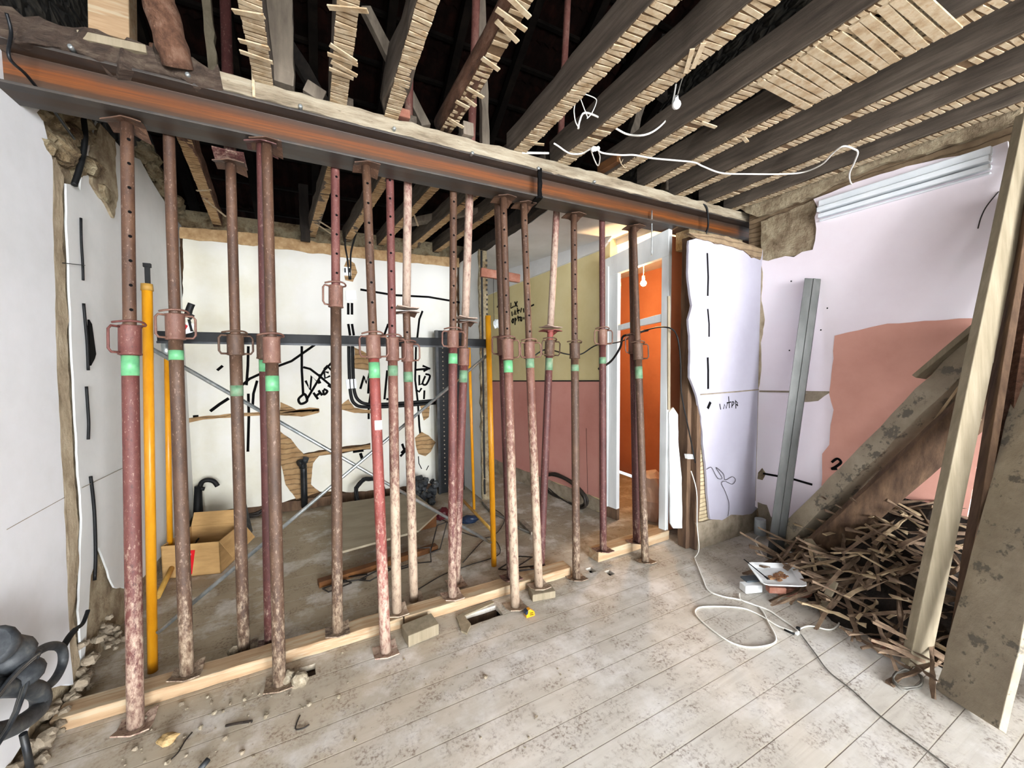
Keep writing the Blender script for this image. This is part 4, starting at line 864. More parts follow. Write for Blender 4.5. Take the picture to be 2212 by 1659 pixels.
def fb(x, y, z=0): return fz(x, y, z)
props = []
prop('thick brown prop nearest the left wall with red lower tube and square collar', fb(293, 1572), hd(274, 265), None, (703, 768), (769, 812), 'prop_red', 'prop_inner', 'prop_red', 30, (-1,), R=.031, curl=.03)
prop('rusty prop standing just right of the near yellow scaffold upright', fb(404, 1458, .07), Vector((fy(367, 285, 2.64).x, 2.64, ZJ)), None, (678, 735), (757, 778), 'prop_brown', 'prop_inner', 'prop_collar', 20, (-1, 1), 'green_tape', curl=.03, headplate=False, holes=False)
h3 = fy(498, 352, 2.64)
prop('slim brown prop whose head plate meets a second prop end to end', fb(527, 1407), h3, None, (722, 768), (832, 855), 'prop_brown', 'prop_inner', 'prop_brown', 15, (-1, 1), 'green_faded', holes=False)
prop('dark red prop hidden close behind the pinkish pair prop', fb(584, 1398), hd(563, 300) + Vector((0, .03, 0)), None, (722, 776), (777, 802), 'prop_darkred', 'prop_darkred', 'prop_brown', 10, (), 'green_tape', pin=False, holes=False)
prop('pinkish brown prop with bright green band at the front of the close pair', fb(604, 1480), hd(576, 308), None, (728, 785), (812, 845), 'prop_brown', 'prop_inner', 'prop_collar', 10, (), 'green_tape', holes=False)
prop('prop with the highest collar and a perforated red upper tube', fb(729, 1366, .07), Vector((fy(727, 368, 2.64).x, 2.64, ZJ)), None, (617, 665), None, 'prop_brown', 'prop_inner_red', 'prop_collar', 12, (-1,), headplate=False)
prop('scarlet leaning prop carrying a small white sticker', fb(833, 1410), hd(791, 358), None, (724, 775), (783, 817), 'prop_scarlet', 'prop_inner', 'prop_collar', 0, (-1, 1), sticker=(908, 928))
prop('dusty prop just right of the scarlet leaning prop', fb(857, 1324, .07), Vector((fy(843, 388, 2.64).x, 2.64, ZJ)), None, (729, 780), (790, 812), 'prop_pale', 'prop_inner_red', 'prop_collar', -10, (1,), 'green_faded', headplate=False)
h9 = fy(878, 672, 2.66)
prop('short prop under a whitewashed upper prop, joined by a flat disc', fb(894, 1299), h9, None, (741, 782), (803, 825), 'prop_pale', 'prop_inner', 'prop_collar', -10, (1,), 'green_faded')
prop('straight perforated prop with large ring handles beside the black bar end', fb(977, 1290, .07), Vector((fy(981, 420, 2.64).x, 2.64, ZJ)), None, (714, 752), (764, 786), 'prop_red', 'prop_inner', 'prop_collar', -8, (-1, 1), headplate=False)
h10 = fy(1005, 693, 2.72)
prop('rusty prop tucked behind the ring-handled prop, leaning right to its disc', fb(985, 1262), h10, None, (752, 790), (800, 826), 'prop_red', 'prop_inner', 'prop_collar', -8, (), 'green_faded', pin=False)
prop('stout prop with clear green band standing beside the floor hole', fb(1113, 1312), hd(1087, 427), None, (733, 777), (779, 805), 'prop_pale', 'prop_inner', 'prop_collar', -25, (1,), 'green_tape', R=.031)
prop('dark red prop standing on the plate directly behind the stout prop', fb(1104, 1250, .07), Vector((fy(1072, 420, 2.66).x, 2.66, ZJ)), None, (725, 768), None, 'prop_darkred', 'prop_inner', 'prop_collar', -20, (-1,), pin=False, headplate=False, holes=False)
prop('whitish scraped prop leaning on a small wooden block', fb(1164, 1268, .05), hd(1131, 440), None, (738, 775), (775, 795), 'prop_pale', 'prop_inner', 'prop_collar', -10, (-1, 1), 'green_faded')
h13 = fy(1189, 712, 2.70)
prop('dark red prop slanting behind the whitish scraped prop', fb(1168, 1232), h13, None, (735, 770), (774, 800), 'prop_darkred', 'prop_scarlet', 'prop_brown', -10, (-1, 1), 'green_faded')
prop('slim mottled prop with perforated tube standing clear in front of the rose wall', fb(1245, 1250), hd(1236, 465), None, (741, 775), (788, 802), 'prop_brown', 'prop_inner', 'prop_brown', -18, (), 'green_faded')
prop('maroon prop standing on the short raised block left of the doorway', fb(1303, 1190, .09), Vector((fy(1300, 480, 2.64).x, 2.64, ZJ)), None, (712, 746), (772, 786), 'prop_darkred', 'prop_darkred', 'prop_collar', -22, (-1, 1), 'green_faded', headplate=False, holes=False, R=.028, r=.024)
prop('front prop of the last pair before the doorway, standing on the floor', fb(1394, 1214), hd(1366, 490), None, (742, 778), (792, 818), 'prop_brown', 'prop_inner', 'prop_brown', -25, (1,), 'green_faded', holes=False)
prop('rear prop of the last pair before the doorway, standing on the raised block', fb(1375, 1172, .09), Vector((fy(1362, 490, 2.64).x, 2.64, ZJ)), None, (725, 765), None, 'prop_darkred', 'prop_inner', 'prop_collar', -25, (-1,), headplate=False, holes=False)
# upper props standing head to head on the shorter ones, reaching the roof timbers
def upper(lab, base, xy, Y, mat, R=.028):
    base = Vector(base); top = fy(*xy, Y); d = (top - base).normalized(); top = base + d * ((min(4.75, 5.9 - abs(base.y + d.y * 2.5 - 1.6) * .62 - .45) - base.z) / d.z)
    q = UP.rotation_difference(d); root = empty('upper_prop', base, lab, 'prop', 'upper props reaching the roof', q); L = (top - base).length
    MB().tube([Vector((0, 0, .004 + (L - .004) * i / 10)) for i in range(11)], R, 18).build('tube', mat, root, local=True)
    plate_mesh(.002, .14, True, 3, .01).build('foot_plate', mat, root, local=True)
upper('brown upper prop rising through the ceiling from the end-to-end joint', h3 + Vector((0, 0, .01)), (488, 40), 2.9, 'prop_darkred')
upper('whitewashed upper prop standing on the flat disc', h9 + Vector((0, 0, .01)), (881, 400), 2.66, 'prop_inner_white', .027)
upper('red and white upper prop leaning right above the black bar end', h10 + Vector((0, 0, .01)), (1014, 425), 2.72, 'prop_inner_white', .029)
upper('long upper prop with flaking white paint rising past the beam splice', h13 + Vector((0, 0, .01)), (1202, 462), 2.72, 'prop_inner_white', .027)

# sole plates and blocks
def block(name, a, b, w, h, mat, lab, cat, group=None, seg=1, amp=0, bevel=.004):
    a = Vector(a); o = MB().beam(a, b, w, h, (0, 0, 1), seg, amp).build(name, mat, bevel=bevel, origin=a); return tag(o, lab, cat, group)
block('sole_plate', (-1.1, 2.47, .034), (.45, 2.455, .034), .115, .066, 'wood_fresh', 'left length of sawn timber sole plate under the props', 'timber', 'sole plates on the floor', 20, .005)
block('sole_plate', (.455, 2.455, .034), (1.72, 2.45, .034), .115, .066, 'wood_fresh', 'right length of sawn timber sole plate ending by the slim mottled prop', 'timber', 'sole plates on the floor', 16, .004)
a, b = fz(1300, 1212, .04), fz(1446, 1172, .04)
block('sole_plate', (2.02, 2.50, .045), (2.86, 2.52, .045), .12, .085, 'wood_fresh', 'short thick pale timber block leading to the doorway post', 'timber', 'sole plates on the floor', 10, .004)
c = fz(908, 1362, .03); o = MB().box((0, 0, 0), (.19, .12, .07), Matrix.Rotation(.02, 3, 'X')).build('timber_offcut', 'wood_board', bevel=.004); o.location = (c.x, c.y, .036); o.rotation_euler = (0, 0, .12); tag(o, 'pale square offcut lying loose in front of the sole plate', 'block')
c = fz(1172, 1283, .02); o = MB().box((0, 0, 0), (.17, .10, .05)).build('timber_offcut', 'wood_board', bevel=.006); o.location = (c.x, c.y + .01, .025); o.rotation_euler = (0, 0, -.2); tag(o, 'worn wooden block under the whitish scraped prop', 'block')
# doorway post
dp = empty('door_post', (2.93, 2.28, 0), 'brown timber post with scraps of white board at the end of the short wall', 'timber post')
MB().beam((2.915, 2.27, 0), (2.915, 2.27, 2.66), .05, .12, (0, 1, 0), 20, .008).build('post', 'wood_brown', dp, bevel=.004)
MB().beam((2.865, 2.31, 0), (2.865, 2.31, 2.68), .045, .09, (0, 1, 0), 20, .006).build('post', 'wood_brown', dp, bevel=.004)
PD = lambda x, y: fy(x, y, 2.235)
MB().prism([rag([PD(*p) for p in [(1443, 890), (1452, 880), (1462, 895), (1463, 960), (1470, 1030), (1471, 1140), (1452, 1140), (1446, 1130)]], .003, .05)], (0, -.012, 0)).build('white_board', 'paint_frame', dp)
MB().prism([[PD(*p) for p in [(1441, 640), (1446, 640), (1446, 885), (1441, 885)]]], (0, -.01, 0)).build('edge_strip', 'wood_board', dp)
MB().prism([[PS(*p) for p in [(1478, 980), (1490, 980), (1492, 990), (1480, 990)]]], (0, -.03, 0)).build('connector', 'white_plastic', dp)

# black cable slung across the corridor to the post
tw('slung_cable', [fy(1150, 772, 2.75), fy(1180, 755, 2.72), fy(1225, 765, 2.7), fy(1255, 765, 2.7), fy(1290, 745, 2.7), fy(1340, 738, 2.7), fy(1400, 712, 2.6), fy(1440, 707, 2.2), fy(1462, 725, 2.19), fy(1470, 780, 2.18), fy(1472, 850, 2.18), fy(1488, 930, 2.18), fy(1502, 1000, 2.17)], .006, 'black_plastic', 'black cable slung between the props and down the doorway post')
tw('slung_cable', [fy(1400, 713, 2.62), fy(1362, 722, 2.7), fy(1345, 728, 2.8), fy(1340, 750, 2.8), fy(1320, 780, 2.8), fy(1293, 797, 2.8)], .011, 'black_plastic', 'thick black cable end curving down beside the door jamb')

# ================================================================== YELLOW SCAFFOLD
YSC = 2.74
sA = fz(330, 1450); sC = fz(1067, 1222)
sf = empty('scaffold', (sA.x, sA.y, 0), 'yellow framed scaffold with galvanised cross braces behind the props', 'scaffold')
def upright(x0, y0, top, r, lab=None):
    a = fz(x0, y0); ty = fy(top[0], top[1], a.y); m = MB(); m.tube([a, Vector((ty.x, a.y, ty.z))], r, 16); o = m.build('upright', 'yellow_paint', sf)
    return a, Vector((ty.x, a.y, ty.z))
u1 = upright(330, 1450, (318, 628), .022); u2 = upright(368, 1238, (361, 770), .019); u3 = upright(1067, 1222, (1054, 682), .022); u4 = upright(1024, 1100, (1013, 740), .016); u5 = upright(994, 1133, (993, 1000), .022)
MB().tube([u1[1], u1[1] + Vector((0, 0, .035))], [.026, .024], 14).build('spigot_collar', 'yellow_dull', sf)
MB().beam(u1[1] + Vector((.004, 0, .03)), u1[1] + Vector((.006, 0, .13)), .012, .02).build('coupling_pin', 'black_plastic', sf)
MB().box(u1[1] + Vector((.006, 0, .13)), (.03, .02, .02)).build('coupling_pin', 'black_plastic', sf)
def brace(p, q, Ya, Yb): MB().tube([fy(*p, Ya), fy(*q, Yb)], .011, 10).build('cross_brace', 'galvanised', sf)
brace((325, 752), (1060, 1172), 2.72, 2.80); brace((340, 1367), (1055, 765), 2.66, 2.82)
MB().tube([fz(340, 1290, .04), fz(382, 1205, .1)], .018, 10).build('base_rail', 'yellow_dull', sf)
MB().tube([fy(990, 1070, 3.9), fy(1066, 1150, 3.0)], .014, 10).build('base_rail', 'yellow_dull', sf)
MB().tube([fy(361, 772, u2[0].y), fy(358, 742, u2[0].y)], .03, 10).build('tape_wrap', 'galvanised', sf)
# black ladder-bar resting across the scaffold and a hand clamp on it
bb = empty('black_rail', fy(345, 730, 2.85), 'long black metal rail lying level across the scaffold', 'rail')
a, b = fy(342, 728, 2.85), fy(1050, 742, 2.85)
MB().beam(a + Vector((0, 0, 0)), b, .05, .065, (0, 0, 1), 4).build('rail', 'black_metal', bb, bevel=.003)
MB().beam(a + Vector((0, -.03, -.030)), b + Vector((0, -.03, -.030)), .012, .012).build('rail_flange', 'dark_steel', bb)
MB().box(b + Vector((-.33, 0, .05)), (.03, .02, .05)).build('end_hook', 'black_metal', bb); MB().box(b + Vector((-.345, 0, .075)), (.02, .02, .02)).build('end_hook', 'black_metal', bb)
hc = empty('hand_clamp', fy(410, 690, 2.80), 'black hand clamp gripping the left end of the black rail', 'clamp')
MB().tube(curve_pts([fy(x, y, 2.80) for x, y in [(414, 656), (409, 668), (406, 680)]], 4), .017, 10).build('grip', 'black_plastic', hc)
MB().beam(fy(400, 676, 2.8), fy(416, 686, 2.8), .02, .03).build('jaw', 'black_plastic', hc); MB().beam(fy(408, 690, 2.80), fy(415, 716, 2.80), .012, .012).build('bar', 'black_plastic', hc)
tg = MB().prism([[fy(x, y, 2.80) for x, y in [(402, 696), (420, 700), (416, 718), (400, 722)]]], (0, -.004, 0)).build('tag', 'white_plastic', hc)
MB().prism([[fy(x, y, 2.795) for x, y in [(400, 700), (406, 704), (400, 714)]]], (0, -.004, 0)).build('red_arrow', 'red_label', hc)

# perforated black panel standing at the kitchen's right corner
pp = empty('perforated_panel', (1.42, 4.75, 0), 'tall dark perforated metal panel standing in the kitchen corner', 'metal panel')
a, b = fz(962, 1083), fz(1000, 1075); yy = 4.72
x0_, x1_ = fy(948, 900, yy).x, fy(1000, 900, yy).x
MB().box(((x0_ + x1_) / 2, yy, 1.02), (x1_ - x0_, .03, 2.04)).build('panel', 'black_metal', pp)
MB().box((x0_ - .015, yy - .01, 1.02), (.03, .06, 2.04)).build('panel_edge', 'dark_steel', pp)
m = MB()
for i in range(34):
    for j in range(3): m.tube([Vector((x0_ + .06 + j * .085, yy - .0155, .12 + i * .055)), Vector((x0_ + .06 + j * .085, yy - .018, .12 + i * .055))], .008, 8)
o = m.build('perforations', 'concrete_dust', pp); o['kind'] = 'stuff'
# brown plank poking under the corridor ceiling with a hanging string
o = MB().beam(fy(1038, 588, 4.2), fy(1122, 602, 4.2), .05, .10, (0, 0, 1), 4, .004).build('shelf_plank', 'brick', bevel=.008); tag(o, 'short brown plank projecting under the corridor ceiling', 'plank')
tw('hanging_string', [fy(1066, 600, 4.18), fy(1066, 640, 4.18), fy(1067, 680, 4.18), fy(1068, 705, 4.18)], .003, 'wire_black', 'thin string hanging from the brown plank', 'string')
o = MB().blob(fy(1074, 700, 4.15), .05, 3, .5, 6, (1, .4, 1)).build('plastic_bag', 'clear_plastic'); tag(o, 'crumpled clear plastic scrap on the string', 'plastic')
# hose and rod in the broken pocket beside the beam
tw('hanging_hose', [fx(180, 250, XL + .05), fx(184, 290, XL + .06), fx(180, 330, XL + .05), fx(170, 370, XL + .04), fx(160, 400, XL + .03)], .014, 'black_plastic', 'black hose hanging in the broken corner above the left wall', 'hose')
tw('bent_rod', [fx(14, 28, -1.0), fx(24, 70, -1.0), (fx(20, 124, -1.0)), fx(60, 165, -1.0), fx(110, 230, -1.02), fx(160, 300, -1.05)], .006, 'dark_steel', 'thin bent steel rod in front of the left end of the beam', 'rod')

# ================================================================== KITCHEN FLOOR CLUTTER
# cardboard box
a = fz(412, 1247); bx = empty('cardboard_box', (-.80, 3.70, 0), 'open cardboard box with a red printed strip on the kitchen floor', 'box')
ang = math.atan2(-.17, .25) * .55; q = Matrix.Rotation(-.28, 3, 'Z'); bw2, bd2, bh2 = .40, .38, .26
def bp_(x, y, z): v = q @ Vector((x, y, z)); return Vector((-.84 + v.x, 3.95 + v.y, z))
def wallp(p, q_, n): MB().prism([[bp_(*p, 0.002), bp_(*q_, 0.002), bp_(*q_, bh2), bp_(*p, bh2)]], n).build('box_side', 'cardboard', bx)
hx, hy = bw2 / 2, bd2 / 2
wallp((-hx, -hy), (hx, -hy), q @ Vector((0, .006, 0))); wallp((-hx, hy), (hx, hy), q @ Vector((0, -.006, 0))); wallp((-hx, -hy), (-hx, hy), q @ Vector((.006, 0, 0))); wallp((hx, -hy), (hx, hy), q @ Vector((-.006, 0, 0)))
MB().prism([[bp_(-hx, -hy, .002), bp_(hx, -hy, .002), bp_(hx, hy, .002), bp_(-hx, hy, .002)]], (0, 0, .005)).build('box_bottom', 'cardboard', bx)
MB().prism([[bp_(hx, -hy, bh2), bp_(hx, hy, bh2), bp_(hx + .09, hy, bh2 - .14), bp_(hx + .09, -hy, bh2 - .14)]], (0, 0, -.005)).build('box_flap', 'cardboard', bx)
MB().prism([[bp_(-hx, hy, bh2), bp_(hx, hy, bh2), bp_(hx, hy + .05, bh2 + .10), bp_(-hx, hy + .05, bh2 + .10)]], (0, .005, 0)).build('box_flap', 'cardboard', bx)
MB().prism([[bp_(-.06, -hy, .02), bp_(.00, -hy, .02), bp_(.03, -hy, .21), bp_(-.03, -hy, .21)]], q @ Vector((0, -.003, 0))).build('red_strip', 'red_label', bx)
m = MB()
for k in range(7): m.prism([[bp_(-.038 + k * .0035, -hy - .004, .04 + k * .022), bp_(-.020 + k * .0035, -hy - .004, .04 + k * .022), bp_(-.018 + k * .0035, -hy - .004, .054 + k * .022), bp_(-.036 + k * .0035, -hy - .004, .054 + k * .022)]], (0, -.001, 0))
m.build('strip_print', 'white_plastic', bx)
tw('scissors_strap', [bp_(-.15, .02, .02), bp_(-.1, .03, .15), bp_(-.06, .03, .21), bp_(-.08, .03, .19)], .006, 'wire_black', 'dark strap poking up inside the cardboard box', 'strap')
# hooked black pipe leaning in the corner behind the box
hp = empty('hooked_pipe', fz(430, 1145), 'black pipe with a curved hooked spout standing in the kitchen corner', 'pipe'); YY = 4.80
MB().tube([fy(430, 1160, YY), fy(428, 1110, YY), fy(428, 1050, YY)], [.035, .04, .03], 12).build('stem', 'black_plastic', hp)
MB().tube(curve_pts([fy(x, y, YY) for x, y in [(430, 1058), (436, 1042), (448, 1037), (462, 1040), (470, 1050)]], 5), .022, 10).build('hook', 'black_plastic', hp)
MB().tube([fy(430, 1055, YY), fy(442, 1056, YY)], .02, 8).build('lever', 'black_plastic', hp)
# steel bracket tool hanging on bare brick
wt = empty('drain_pipe', fy(655, 1090, 4.9), 'dark grey drain pipe fixed over the bare brick patch', 'pipe')
MB().tube([fy(658, 1095, 4.88), fy(657, 1060, 4.88), fy(656, 1020, 4.88), fy(655, 1000, 4.88)], .034, 12).build('pipe', 'dark_steel', wt)
MB().tube(curve_pts([fy(655, 1010, 4.87), fy(652, 1000, 4.86), fy(645, 1002, 4.84)], 4), .04, 12).build('elbow', 'dark_steel', wt)
MB().tube([fy(658, 998, 4.86), fy(661, 990, 4.84)], .032, 10).build('socket', 'black_dusty', wt)
# coils, bags and tools along the back wall
def coil(name, c, r, turns, rw, mat, lab, tilt=(0, 0, 0), jit=.02, sc=(1, 1), cat='cable coil', seed=0):
    rnd = random.Random(seed); pts = []; c = Vector(c); M = Matrix.Rotation(tilt[0], 3, 'X') @ Matrix.Rotation(tilt[1], 3, 'Y')
    for k in range(turns * 16 + 1):
        t = 2 * math.pi * k / 16; rr = r * (1 + rnd.uniform(-1, 1) * jit + .06 * math.sin(t * .37))
        pts.append(c + M @ Vector((rr * math.cos(t) * sc[0], rr * math.sin(t) * sc[1], rw * 1.2 * k / 16 * .6 + rnd.uniform(0, .01))))
    return tag(MB().tube(curve_pts(pts, 2), rw, 6).build(name, mat), lab, cat)
coil('cable_coil', fz(802, 1100) + Vector((0, .12, .16)), .15, 7, .012, 'black_plastic', 'black cable coil leaning on the kitchen back wall behind the dusty props', (1.1, 0), .08, (1, 1), seed=1)
coil('cable_coil', fz(545, 1120) + Vector((0, .1, .14)), .14, 6, .012, 'wire_black', 'dark cable coil behind the cardboard box against the back wall', (1.2, 0), .08, seed=2)
coil('cable_coil', fw(1225, 1056) + Yn3 * .09, .36, 4, .014, 'wire_black', 'large dark hose coil leaning on the rose corridor wall', (0, 1.45), .04, (.42, 1.15), seed=3)
tw('floor_cable', [fz(x, y, .015) for x, y in [(1100, 985 + 25), (1130, 1015), (1180, 1020), (1230, 1022), (1290, 1065), (1298, 1085)]], .013, 'cable_grey', 'grey cable running along the foot of the rose wall to the coil')
tw('floor_cable', [fz(x, y, .012) for x, y in [(1042, 1085), (1060, 1105), (1090, 1120), (1120, 1140), (1150, 1152)]], .012, 'cable_grey', 'grey hose lying on the floor beside the corridor')
o = MB().beam(fz(1125, 1125, .02), fz(1152, 1152, .02), .05, .03).build('floor_strip', 'wood_grey'); tag(o, 'short grey strip lying on the corridor floor', 'strip')
o = MB().tube([fz(807, 1112), fz(807, 1112) + Vector((0, 0, .055))], .05, 16).build('green_cap', 'green_plastic'); tag(o, 'small round green plastic lid on the kitchen floor', 'lid')
o = MB().blob(fz(1015, 1122, .05), .07, 3, .3, 7, (1.4, .8, .6)).build('blue_tool_case', 'blue_plastic'); tag(o, 'dark blue tool lying beside the yellow scaffold foot', 'tool')
m = MB()
for i in range(26): m.blob(fz(random.uniform(898, 945), random.uniform(1072, 1092), 0) + Vector((0, 0, random.uniform(.03, .22))), random.uniform(.03, .06), i, .6, 4)
o = m.build('rubbish_heap', 'black_dusty'); tag(o, 'heap of dark dusty rubbish in the far kitchen corner', 'rubbish', kind='stuff')
o = MB().blob(fz(955, 1110, .06), .07, 8, .5, 7, (1.2, 1, .8)).build('red_cup', 'red_plastic'); tag(o, 'crumpled dark red plastic item beside the rubbish heap', 'plastic')
o = MB().prism([[fz(x, y, 0) + Vector((0, 0, .004 + dz)) for x, y, dz in [(532, 1125, .2), (545, 1150, .0), (535, 1172, 0), (525, 1165, .1)]]], (0, .03, 0)).build('black_sack', 'black_dusty'); tag(o, 'small black wedge of plastic beside the cardboard box', 'plastic')
# raised sheet and rusty timber, tangled bars
o = MB().beam(fz(640, 1128, .10), fz(950, 1128, .10), .9, .02, (0, 0, 1)).build('plywood_sheet', 'plywood')
bpy.data.objects.remove(o)
sh = MB().prism([[Vector((.12, 4.55, .12)), Vector((.16, 3.35, .12)), Vector((.80, 3.45, .12)), Vector((1.08, 3.78, .12)), Vector((1.0, 4.5, .12))]], (0, 0, .018)).build('plywood_sheet', 'plywood'); tag(sh, 'large dusty board raised on timbers on the kitchen floor', 'board')
o = MB().box((.60, 3.75, .06), (.9, .10, .115), Matrix.Rotation(.12, 3, 'Z')).build('rusty_timber', 'rust_wood', bevel=.004); tag(o, 'orange-brown timber bearer under the raised board', 'timber')
o = MB().box((.45, 3.22, .025), (.95, .07, .045), Matrix.Rotation(.16, 3, 'Z')).build('rusty_timber', 'rust_wood', bevel=.004); tag(o, 'dark rust-coloured timber lying in front of the raised board', 'timber')
rnd = random.Random(5)
def stirrup(name, c, w, h, ang, lean, lab):
    R_ = Matrix.Rotation(ang, 3, 'Z') @ Matrix.Rotation(lean, 3, 'X'); P_ = [Vector(v) for v in ((-w / 2, 0, 0), (-w / 2, 0, h), (w / 2, 0, h), (w / 2, 0, 0), (-w / 2, 0, .0))]
    o = MB().tube([Vector(c) + R_ @ p for p in P_], .0055, 6).build(name, 'wire_black'); tag(o, lab, 'steel bar', 'bent steel bars on the kitchen floor')
for (x, y, w, h, an, le, lab) in ((722, 1262, .16, .12, .3, 1.35, 'leftmost bent black bar loop beside the high-collared prop'), (760, 1245, .22, .10, -.2, 1.4, 'flat black bar loop left of the scarlet prop'), (800, 1240, .2, .14, .5, 1.3, 'black bar loop partly behind the scarlet prop'),
                                  (870, 1228, .14, .18, .1, 1.0, 'black bar loop between the dusty props'), (915, 1215, .12, .22, -.3, .6, 'tilted black bar loop beside the straight ring-handled prop'), (940, 1190, .10, .3, .3, .4, 'tall triangular black bar loop on the kitchen floor'),
                                  (1100, 1215, .26, .14, .4, 1.3, 'black bar loop right of the near yellow upright'), (1130, 1225, .2, .16, -.3, 1.2, 'black bar loop behind the whitish scraped prop')):
    stirrup('bent_bar', fz(x, y, .02), w, h, an, le, lab)
tw('floor_wire', [fz(x, y, .008) for x, y in [(900, 1275), (960, 1240), (1010, 1222), (1080, 1195), (1055, 1160), (1000, 1215)]], .004, 'wire_black', 'thin black wire trailing over the kitchen floor towards the near yellow upright', 'wire')
tw('floor_wire', [fz(x, y, .008) for x, y in [(840, 1115), (900, 1105), (960, 1125), (1000, 1150), (1060, 1160), (1090, 1120), (1060, 1095)]], .004, 'wire_black', 'black wire looping on the floor near the blue tool', 'wire')
o = MB().blob(fz(1410, 1135) + Vector((.12, .15, .22)), .26, 4, .35, 10, (.55, .7, 1.05)).build('sack', 'sack'); tag(o, 'pale plastic sack slumped inside the orange room doorway', 'sack')

# ================================================================== FRONT ROOM: RIGHT-HAND DEBRIS
def plank(name, a, b, w, t, up, mat, lab, cat='plank', seg=12, amp=.006, group=None, bevel=.003, off=0):
    a = Vector(a); o = MB().beam(a, b, w, t, up, seg, amp, 0, a.x * 7).build(name, mat, bevel=bevel, origin=a); return tag(o, lab, cat, group)
# leaning steel profile
mp = empty('metal_profile', fz(1668, 1208), 'long folded zinc channel leaning upright against the right wall', 'metal channel')
b0 = fz(1672, 1206, .01); tp = fx(1755, 602, 3.66); dirp = (tp - b0).normalized(); sd = Vector((.75, -.66, 0)); sd = (sd - dirp * sd.dot(dirp)).normalized(); nn = dirp.cross(sd)
pr = [(-.055, 0), (.05, 0), (.07, .03), (.075, .03), (.055, -.006), (-.055, -.006)]
m = MB(); k = len(pr); vs = [b0 + sd * x + nn * y for x, y in pr] + [tp + sd * x + nn * y for x, y in pr]
m.add(vs, [tuple(range(k)), tuple(range(k, 2 * k))[::-1]] + [(i, (i + 1) % k, k + (i + 1) % k, k + i) for i in range(k)]); m.build('channel', 'zinc_profile', mp)
m = MB(); m.beam(b0 + sd * .01 + nn * -.010, tp + sd * .01 + nn * -.010, .012, .006, nn); m.build('fold', 'zinc_profile', mp)
# big dusty beam leaning in the corner (two members)
a = fz(1712, 1175, .03); b = fx(2085, 775, 3.62)
plank('leaning_beam', Vector((3.50, 1.82, .08)), Vector((3.57, .70, 1.83)), .13, .17, (-1, .2, .5), 'wood_dusty', 'thick dusty beam leaning diagonally against the salmon wall', 'beam', 20, .012)
plank('leaning_board', Vector((3.38, 1.62, .03)), Vector((3.50, .62, 1.62)), .05, .20, (-.6, .3, .9), 'wood_brown', 'brown board leaning just below the thick dusty beam', 'board', 14, .006)
plank('leaning_board', fx(1985, 815, 3.52), fx(2135, 690, 3.50), .03, .10, (-1, 0, .4), 'wood_board', 'short pale board end lying on top of the thick dusty beam', 'board', 4, .003)
# pale plank in front
a = Vector((2.80, .80, .01)); b = Vector((3.66, .70, 3.0))
plank('pale_plank', a, b, .125, .045, (-.4, -1, 0), 'wood_board', 'long clean pale plank standing up against the right wall', 'plank', 6, .002, bevel=.004)
plank('log', Vector((3.05, .66, .02)), Vector((3.68, .60, 2.6)), .10, .10, (-1, -1, 0), 'wood_log', 'dark rough pole leaning between the pale plank and the wide dusty board', 'pole', 16, .02)
plank('brown_plank', Vector((2.95, .70, .02)), Vector((3.66, .66, 2.9)), .03, .10, (-1, -.6, 0), 'wood_brown', 'narrow brown plank edge close behind the pale plank', 'plank', 10, .004)
plank('wide_board', Vector((2.66, .575, .01)), Vector((3.42, .50, 1.75)), .035, .27, (-.35, -.5, -.0), 'wood_dusty', 'wide dust-caked board leaning at the lower right corner', 'board', 16, .008)
plank('reddish_board', Vector((2.95, .30, .05)), Vector((3.7, .20, .35)), .3, .03, (0, 0, 1), 'wood_brown', 'reddish-brown board low in the bottom right corner', 'board', 6, .004)
# debris mound
m = MB(); rnd = random.Random(9); G = 26; vs = []
for i in range(G + 1):
    for j in range(G + 1):
        x = 2.62 + 1.1 * i / G; y = .55 + 1.2 * j / G; u_ = i / G; v_ = abs(j / G - .42) * 2
        lim = max(0, u_ - .22 - (.45 * max(0, (j / G - .55)))); z = .85 * lim * max(0, 1 - v_ ** 2 * .7) ; z += noise.noise(Vector((x * 6, y * 6, 0))) * .07 * (1 if lim > 0 else 0)
        vs.append((x, y, z if lim > .01 else -.02))
m.add(vs, [(i * (G + 1) + j, (i + 1) * (G + 1) + j, (i + 1) * (G + 1) + j + 1, i * (G + 1) + j + 1) for i in range(G) for j in range(G)])
o = m.build('debris_mound', 'debris_dark'); tag(o, 'dark heap of plaster dust and rubbish under the splintered laths', 'debris', kind='stuff')
def moundz(x, y):
    u_ = (x - 2.62) / 1.1; j = (y - .55) / 1.2; v_ = abs(j - .42) * 2; lim = max(0, u_ - .22 - (.45 * max(0, j - .55))); return max(0, .85 * lim * max(0, 1 - v_ ** 2 * .7))
protos = []
for k in range(8):
    m = MB(); L = .26 + .05 * k; m.beam((-L / 2, 0, 0), (L / 2, 0, 0), .014 + .004 * (k % 3), .008, (0, 0, 1), 6, .012, 0, k * 3); protos.append(m.build('splintered_lath', 'stick' if k % 4 else 'stick_light'))
cnt = 0
for i in range(170):
    x = rnd.uniform(2.72, 3.66); y = rnd.uniform(.72, 1.72)
    if x < 2.72 + .35 * max(0, (y - 1.0)): x = 3.2
    o = protos[i % 8] if i < 8 else protos[i % 8].copy()
    if i >= 8: COL.objects.link(o)
    o.location = (x, y, moundz(x, y) + rnd.uniform(.02, .09)); o.rotation_euler = (rnd.uniform(-.3, .3), rnd.uniform(-.55, .55), rnd.uniform(0, math.pi) if rnd.random() < .5 else rnd.uniform(2.2, 3.2))
    zmin = abs(math.sin(o.rotation_euler[1])) * .2
    if o.location.z < zmin + .01: o.location.z = zmin + .012
    tag(o, 'thin splintered lath in the debris heap by the right wall', 'lath', 'splintered laths in the debris heap')
